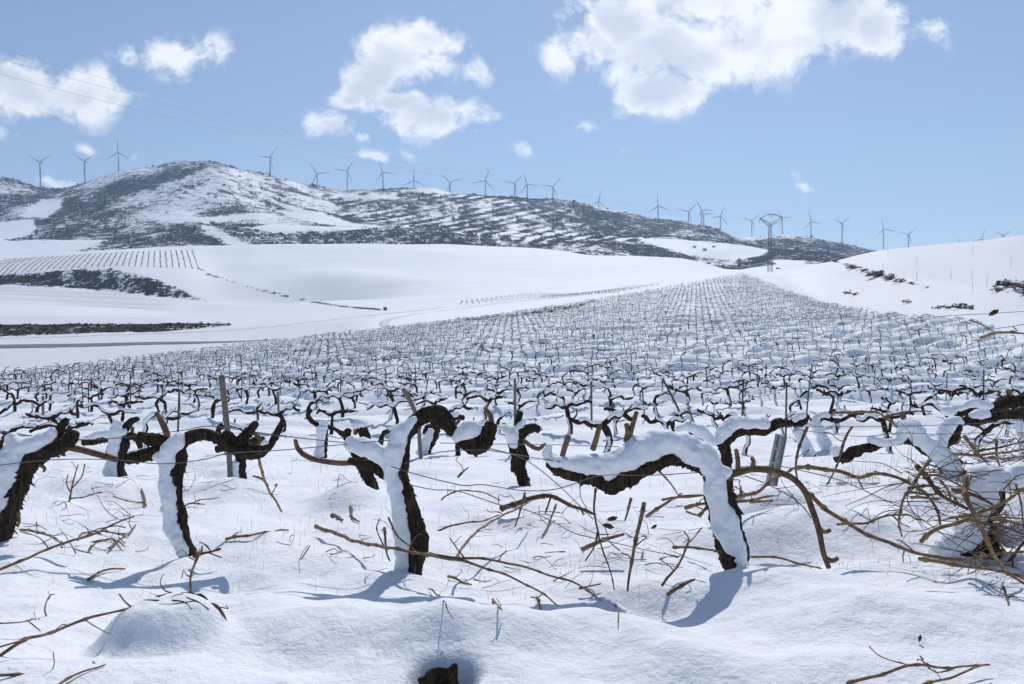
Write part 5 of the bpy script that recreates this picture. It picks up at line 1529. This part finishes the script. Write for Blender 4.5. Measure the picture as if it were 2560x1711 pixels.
cane('thin cane lying right of the big trunk foot',[(1878,1391),(1955,1397),(2010,1412),(2053,1424)],5,(3.25,3.15))
cane('short broad cane stub left of the big trunk foot',[(1668,1487),(1707,1464),(1738,1448)],7.5,3.0)
cane('thin bent cane above the stub left of the big trunk',[(1655,1465),(1691,1417),(1722,1355),(1710,1328)],5,(3.1,3.4),twigs=[(.65,[(18,-16),(36,-38)],3)])
cane('horizontal cane pointing at the big trunk foot from the left',[(1681,1371),(1732,1368),(1770,1374),(1804,1382)],5.5,3.32)
cane('knotted cane lying at the bottom right',[(2120,1712),(2198,1686),(2301,1663),(2384,1671),(2472,1659)],6.5,(1.95,2.12),twigs=[(.55,[(20,18),(55,14),(75,2)],3.5),(.45,[(-45,-12),(-85,-30),(-110,-55)],3)])
cane('second cane joining the knotted one at the bottom right',[(2300,1716),(2389,1689),(2467,1660)],5.5,(1.9,2.1))
cane('upper straw-coloured cane entering from the right edge above the stump',[(2385,1137),(2460,1137),(2520,1130),(2585,1122)],5.5,(4.6,4.2))
cane('lower straw-coloured cane entering from the right edge above the stump',[(2471,1145),(2520,1146),(2585,1140)],5.5,(4.6,4.3))
cane('thick blurred cane end at the right edge above the vineyard slope',[(2453,843),(2491,833),(2530,834),(2585,837)],5.5,(2.6,2.5),group='canes raised above the right edge')
cane('thin side shoot of the raised cane end at the right edge',[(2425,800),(2463,819),(2495,834)],2.6,2.6,group='canes raised above the right edge')
cane('brown arching cane over the forked vine at the right',[(2081,1033),(2173,1030),(2201,1036),(2230,1059),(2252,1076)],5,8.5)
cane('thin dark cane left of the knotted vine at right',[(2222,1040),(2270,1030),(2330,1028)],4,10,'old_cane')
cane('thin cane left of the first vine foot shadow',[(52,1324),(100,1332),(130,1342),(160,1362)],4.5)
cane('curved thin cane under the long left cane',[(195,1350),(205,1335),(233,1329),(275,1332),(312,1338)],4)
cane('low arched cane left of the slender vine',[(222,1373),(245,1356),(275,1348),(300,1356),(312,1368)],4)
cane('straight thin cane slanting up left of the slender vine',[(272,1373),(290,1356),(318,1338),(340,1312)],4.2)
cane('stem of a small branching twig at the left behind the first vine',[(173,1254),(184,1200),(196,1160)],3.4,(6.0,6.0),twigs=[(.2,[(-10,-20),(-8,-45)],3),(.3,[(25,-30),(32,-60)],3),(.05,[(35,-6),(80,-18)],3)])
cane('short forked twig left of the slender vine at mid height',[(364,1264),(360,1240),(349,1213)],4,twigs=[(.1,[(-30,-4),(-80,-16)],3)])
cane('thin twig right of the slender vine trunk',[(461,1266),(480,1258),(512,1262)],4,twigs=[(.4,[(30,-10),(70,-14)],2.5)])
cane('small dark twig chip left of the middle vine',[(830,1290),(845,1294),(856,1301)],6,None,'old_cane')
cane('small dark upright twig left of the middle vine',[(877,1268),(879,1292),(898,1304)],5.5,None,'old_cane')
cane('thin slanting twig in the open snow left of the middle vine',[(724,1430),(750,1402),(776,1363)],3.2,(3.5,3.6))
cane('thin crooked twig beside the slanting one',[(763,1428),(797,1415),(807,1389)],3.4,(3.5,3.6),twigs=[(.4,[(4,22),(20,34)],2)])
cane('short upright twig at the left foot of the middle vine',[(960,1320),(966,1376),(976,1402)],5,3.5)
cane('thin twig leaning across the lower middle trunk',[(971,1293),(991,1340),(1020,1362),(1042,1378)],4,3.3)
cane('short cane stub lying right of the middle vine',[(1121,1441),(1178,1463)],5.5)
cane('tiny forked stub in front of the long cane end',[(1343,1493),(1348,1508),(1354,1524)],5,None,twigs=[(.1,[(-18,-2)],3),(.1,[(14,-12)],3)])
cane('small twig lying left of the upright pale cane foot',[(1447,1474),(1475,1466),(1504,1458)],4)
cane('fine curved stem in the shadow right of the middle vine',[(1072,1472),(1095,1488),(1110,1505),(1120,1528),(1136,1547)],2.6)
cane('small twig with a bud in the shadow right of the middle vine',[(1230,1500),(1246,1516),(1256,1526)],3.2)
cane('short thin stem at the right end of the shaded hollow',[(1540,1515),(1547,1535),(1545,1556)],3.4)
cane('thin hooked stem with a dry tip at the left foreground',[(118,1548),(112,1528),(116,1508),(128,1490),(138,1488)],3,(2.6,2.6))
cane('short forked twig in the right foreground snow',[(2508,1466),(2516,1490),(2522,1512)],5,None,'old_cane',twigs=[(.6,[(14,-4),(26,0)],3.5)])
cane('thin stem standing in the snow behind the middle vine',[(1083,1300),(1098,1260),(1130,1232),(1190,1228),(1245,1248),(1262,1268)],3.4,(6.0,5.6))
cane('short forked twig behind the middle vine',[(1144,1194),(1160,1178),(1172,1168)],4,(6.3,6.3),'old_cane')
cane('short cut stub standing left of the steel post',[(1854,1244),(1852,1226),(1853,1218)],6.5,4.15)
# more brush crossing itself in the heap at the right edge
br = [((2380,1225),(2440,1240),(2480,1262),(2500,1300)),((2500,1300),(2540,1318),(2590,1326)),((2480,1296),(2530,1306),(2590,1320)),((2420,1300),(2500,1316),(2590,1345)),((2500,1430),(2530,1395),(2555,1362),(2590,1330)),((2540,1210),(2552,1260),(2560,1320)),
      ((2270,1220),(2330,1216),(2352,1222)),((2272,1232),(2320,1236),(2350,1232)),((2276,1244),(2330,1246),(2352,1244)),((2350,1200),(2372,1230),(2378,1260)),((2440,1130),(2500,1118),(2590,1100)),((2410,1090),(2450,1140),(2490,1170)),((2490,1100),(2492,1140),(2500,1165)),((2530,1400),(2536,1430),(2560,1455)),((2482,1330),(2500,1362),(2520,1385))]
brl = ['short cane dropping behind the cut branch into the right brush heap', 'cane leaving the buried stump to the right picture edge', 'cane just above it leaving the stump to the right edge', 'lowest long cane sloping from the stump to the right edge', 'curved cane rising to the right edge in front of the stump', 'upright cane at the right edge behind the stump',
 'top cane of the small stacked bundle left of the cut branch', 'middle cane of the small stacked bundle', 'bottom cane of the small stacked bundle', 'short leaning cane right of the small stacked bundle', 'thin cane rising to the right edge under the forked vine', 'thin slanting cane under the forked vine arm', 'short upright brown stub under the dark right arm', 'small twig at the right edge below the pale cane', 'short cane in front of the black hollow of the stump']
for k_, pts in enumerate(br):
    cane(brl[k_], pts, random.uniform(4, 7), random.uniform(3.3, 3.9) if pts[0][1] > 1180 else 4.6, random.choice(['cane', 'cane', 'old_cane']), group='tangled canes of the brush heap')

# ------------------------------------------------------------------ trellis wires
def wire(label, pts, D, r=1.25):
    n = len(pts)
    Ds = np.full(n, D) if isinstance(D, (int, float)) else np.interp(np.linspace(0, 1, n), np.linspace(0, 1, len(D)), D)
    S = spline(np.array([[*P(u, v, d_), r * d_ / F] for (u, v), d_ in zip(pts, Ds)]), .03)
    c0 = S[0, :3]
    o = obj('trellis_wire', tube_mesh('trellis_wire', [tube(S[:, :3], S[:, 3], 6)], MT['wire'], c0), None, c0)
    tag(o, label, 'wire', 'trellis wires')
wire('taut wire running right past the dark tangle to the middle vine',[(-40,1168),(130,1150),(288,1150),(400,1160),(500,1151),(574,1134),(701,1126),(866,1111),(975,1101)],[3.8,3.6,3.35])
wire('wire from the middle vine to the big snowy arm',[(1010,1160),(1086,1133),(1205,1125),(1275,1135),(1348,1147),(1400,1155)],[3.4,3.3])
wire('thin upper wire behind the slender vine',[(-40,1075),(200,1100),(430,1080),(520,1066),(607,1076),(720,1092),(905,1112),(1000,1122)],[4.1,3.6])
wire('loose wire sagging in waves from the middle vine under the snowy arm',[(977,1166),(1054,1190),(1158,1214),(1205,1212),(1309,1227),(1386,1224),(1435,1210),(1504,1189),(1618,1189),(1744,1182)],[3.3,3.25,3.2])
wire('lower loose wire winding right over the snow',[(1025,1213),(1086,1225),(1144,1228),(1251,1263),(1314,1275),(1377,1302),(1435,1333),(1492,1347),(1618,1376),(1700,1392)],[3.5,3.6,3.2])
wire('wire falling steeply from the hanging arm to the snow',[(1219,1120),(1289,1139),(1338,1166),(1398,1215),(1435,1251),(1483,1299)],[3.5,3.6])
wire('wire slanting down from the big vine head to the lower right',[(1836,1168),(1940,1166),(2000,1176),(2100,1201),(2172,1232),(2241,1264),(2310,1302),(2384,1356),(2479,1413),(2520,1440)],[3.5,3.3,2.9])
wire('upper straight wire across the right rows',[(1900,1065),(2060,1067),(2244,1066),(2431,1060),(2600,1046)],7.0,.9)
wire('slightly sagging wire across the right rows',[(1977,1073),(2101,1088),(2173,1091),(2256,1083),(2350,1086),(2450,1082)],6.9,.9)
wire('straight dark wire behind the brown-trunked vine',[(1100,1108),(1219,1110),(1362,1112),(1478,1115),(1560,1118)],6.0,1.1)
wire('fine wire with a dry leaf at the right edge above the slope',[(2330,793),(2400,788),(2480,784),(2600,776)],[3.2,2.6],.9)
wire('lower fine wire at the right edge above the slope',[(2490,822),(2540,815),(2600,803)],2.6,.9)
wire('curved wire hanging under the big snowy arm',[(1452,1190),(1450,1230),(1456,1255),(1468,1270)],3.25,1.2)
wire('short bent wire end dangling left of the thick dead branch',[(1247,1262),(1247,1236),(1262,1243),(1276,1240)],4.5,1.0)
wire('thin wire loop lying before the big vine right of its trunk',[(1862,1190),(1920,1212),(1980,1244),(2010,1270),(2028,1296)],[3.4,3.35],1.5)
# dry leaf on the wire
def leaf(label, u, v, D, s, rot, name='dry_leaf'):
    g = np.array([[-1, 0, 0], [-.5, .1, .35], [.3, .15, .45], [1.1, 0, .1], [.5, -.12, -.35], [-.4, -.1, -.3], [0, .25, .05]]) * s
    ca_, sa_ = math.cos(rot), math.sin(rot)
    g = np.stack([g[:, 0] * ca_ - g[:, 2] * sa_, g[:, 1], g[:, 0] * sa_ + g[:, 2] * ca_], -1)
    Ff = [(0, 1, 6), (1, 2, 6), (2, 3, 6), (3, 4, 6), (4, 5, 6), (5, 0, 6)]
    c0 = P(u, v, D)
    o = obj(name, make_mesh(name, g, Ff, MT['leaf']), None, c0)
    so = o.modifiers.new('thick', 'SOLIDIFY'); so.thickness = s * .08
    tag(o, label, 'leaf', 'dry leaves')
leaf('dry brown leaf hanging on the fine wire at the right edge', 2484, 783, 2.62, .021, .5)
leaf('small dry leaf lying on the right foreground snow', 2300, 1597, (ground_at(2300, 1602, 1) or 2.5) * .995, .012, 1.3)
leaf('larger dry leaf at the foot of the upright cane by the mound', 468, 1487, 2.6, .024, .1)
leaf('curled dry leaf right of the larger one by the mound', 507, 1492, 2.58, .022, 2.6)
leaf('dry leaf under the thick dead branch, upper', 1530, 1298, 3.9, .03, .2)
leaf('dry leaf under the thick dead branch, lower', 1520, 1316, 3.85, .032, -.3)
leaf('small curled dry leaf on the snow by the cut log', 1635, 1318, 4.0, .02, .6)
# dark clod in the hollow at the bottom
Dc = 2.16
xc = (1112 - CU) / F * Dc
zc_ = -1.018
S = spline(np.array([[-.012, .0, -.06, .05], [.0, 0, -.02, .052], [.012, 0, .02, .036], [.026, 0, .046, .018], [.032, 0, .068, .005]]), .005)
o = obj('earth_clod', tube_mesh('earth_clod', [tube(S[:, :3], S[:, 3], 30, 1.1, .9, 5)], MT['bark']), None, (xc, Dc, zc_ + .01))
S = spline(np.array([[-.02, -.01, -.02, .04], [-.06, -.015, -.012, .034], [-.10, -.02, -.02, .016]]), .005)
obj('crumb', tube_mesh('crumb', [tube(S[:, :3], S[:, 3], 18, 1.0, .8, 8)], MT['bark']), o)
S = spline(np.array([[.03, -.03, -.03, .02], [.05, -.04, -.025, .026], [.075, -.04, -.035, .01]]), .005)
obj('crumb', tube_mesh('crumb', [tube(S[:, :3], S[:, 3], 16, 1.0, .8, 12)], MT['bark']), o)
tag(o, 'pointed dark brown clod of earth in a snow hollow at the bottom', 'clod')
# fine tangle of twigs nobody could count: brush heap and litter
def litter(name, boxes, seed):
    r = np.random.default_rng(seed); tt_ = []
    for (u0, u1, v0, v1, n_, d0, d1, lmin, lmax) in boxes:
        for _ in range(n_):
            u, v = r.uniform(u0, u1), r.uniform(v0, v1)
            if d0 is None:
                D = (ground_at(u, v, 1.2, 14) or 4) * .992
            else:
                D = r.uniform(d0, d1)
            L_ = r.uniform(lmin, lmax); a_ = r.normal(0, .55) + (math.pi if r.uniform() < .5 else 0)
            p0 = P(u, v, D); stp = L_ / 3
            pts = [p0]; dirv = np.array([math.cos(a_), r.normal(0, .5), abs(math.sin(a_)) * .6 + r.normal(0, .12)])
            for k_ in range(3):
                dirv = dirv + r.normal(0, .28, 3) - [0, 0, .12]
                pts.append(pts[-1] + dirv / np.linalg.norm(dirv) * stp)
            pts = np.array(pts)
            g = height(pts[:, 0], pts[:, 1]); pts[:, 2] = np.maximum(pts[:, 2], g + .002)
            r0 = r.uniform(.0012, .0035)
            S = spline(np.column_stack([pts, np.linspace(r0, r0 * .4, 4)]), .03)
            tt_.append(tube(S[:, :3], S[:, 3], 5))
    o = obj(name, tube_mesh(name, tt_, MT['old_cane'])); o['kind'] = 'stuff'
litter('brush_tangle', [(2250, 2560, 1150, 1330, 110, 3.5, 4.1, .12, .45), (2380, 2580, 1080, 1180, 40, 4.4, 6.0, .15, .5), (2400, 2580, 1300, 1420, 50, 3.1, 3.6, .12, .4)], 21)
litter('twig_litter', [(90, 350, 1290, 1385, 22, None, 0, .08, .25), (1380, 1720, 1260, 1420, 46, None, 0, .06, .22), (160, 480, 1190, 1290, 22, None, 0, .08, .3), (440, 620, 1130, 1230, 18, None, 0, .1, .3), (700, 960, 1230, 1420, 14, None, 0, .05, .14), (1840, 2080, 1180, 1270, 26, None, 0, .08, .3), (380, 560, 1470, 1600, 10, 2.45, 2.6, .04, .12), (1080, 1420, 1290, 1480, 24, None, 0, .05, .16), (0, 2560, 1130, 1240, 60, None, 0, .1, .35)], 22)
# ------------------------------------------------------------------ fine dry stems poking through the snow
r = np.random.default_rng(8)
st = []
spots = []
for q in range(520):
    u = r.uniform(0, 2560); v = 1150 + 330 * r.uniform() ** 1.2
    spots.append((u, v, r.uniform(10, 34)))
for q in range(90):
    spots.append((r.normal(2140, 45), r.normal(1205, 12), r.uniform(20, 50)))
for q in range(60):
    spots.append((r.normal(1950, 60), r.normal(1425, 15), r.uniform(8, 26)))
for q in range(60):
    spots.append((r.uniform(2050, 2560), r.uniform(1100, 1180), r.uniform(15, 40)))
for (u, v, h_) in spots:
    D = 1480.0 / (v - 1005)
    x = (u - CU) / F * D
    z = float(height(np.array([x]), np.array([D]))[0])
    hh_ = h_ * D / F; lx = r.normal(0, .3) * hh_
    st.append(tube(np.array([[x, D, z - .02], [x + lx * .4, D, z + hh_ * .55], [x + lx, D, z + hh_]]), np.array([.0011, .0009, .0005]) * (D / 4) ** .5, 3, cap=False))
o = obj('dry_grass_stems', tube_mesh('dry_grass_stems', st, MT['straw'])); o['kind'] = 'stuff'

# ------------------------------------------------------------------ air
Vv, Qq = box((0, 1250, 220), (5200, 2840, 640))
hm = bpy.data.materials.new('air'); hm.use_nodes = True
hm.node_tree.nodes.clear()
pv = hm.node_tree.nodes.new('ShaderNodeVolumePrincipled'); ho = hm.node_tree.nodes.new('ShaderNodeOutputMaterial')
pv.inputs['Color'].default_value = (0.55, 0.74, 1.0, 1)
pv.inputs['Density'].default_value = 0.0002
pv.inputs['Anisotropy'].default_value = 0.4
hm.node_tree.links.new(pv.outputs[0], ho.inputs['Volume'])
o = obj('haze', make_mesh('haze', Vv, Qq, hm, False)); o['kind'] = 'stuff'
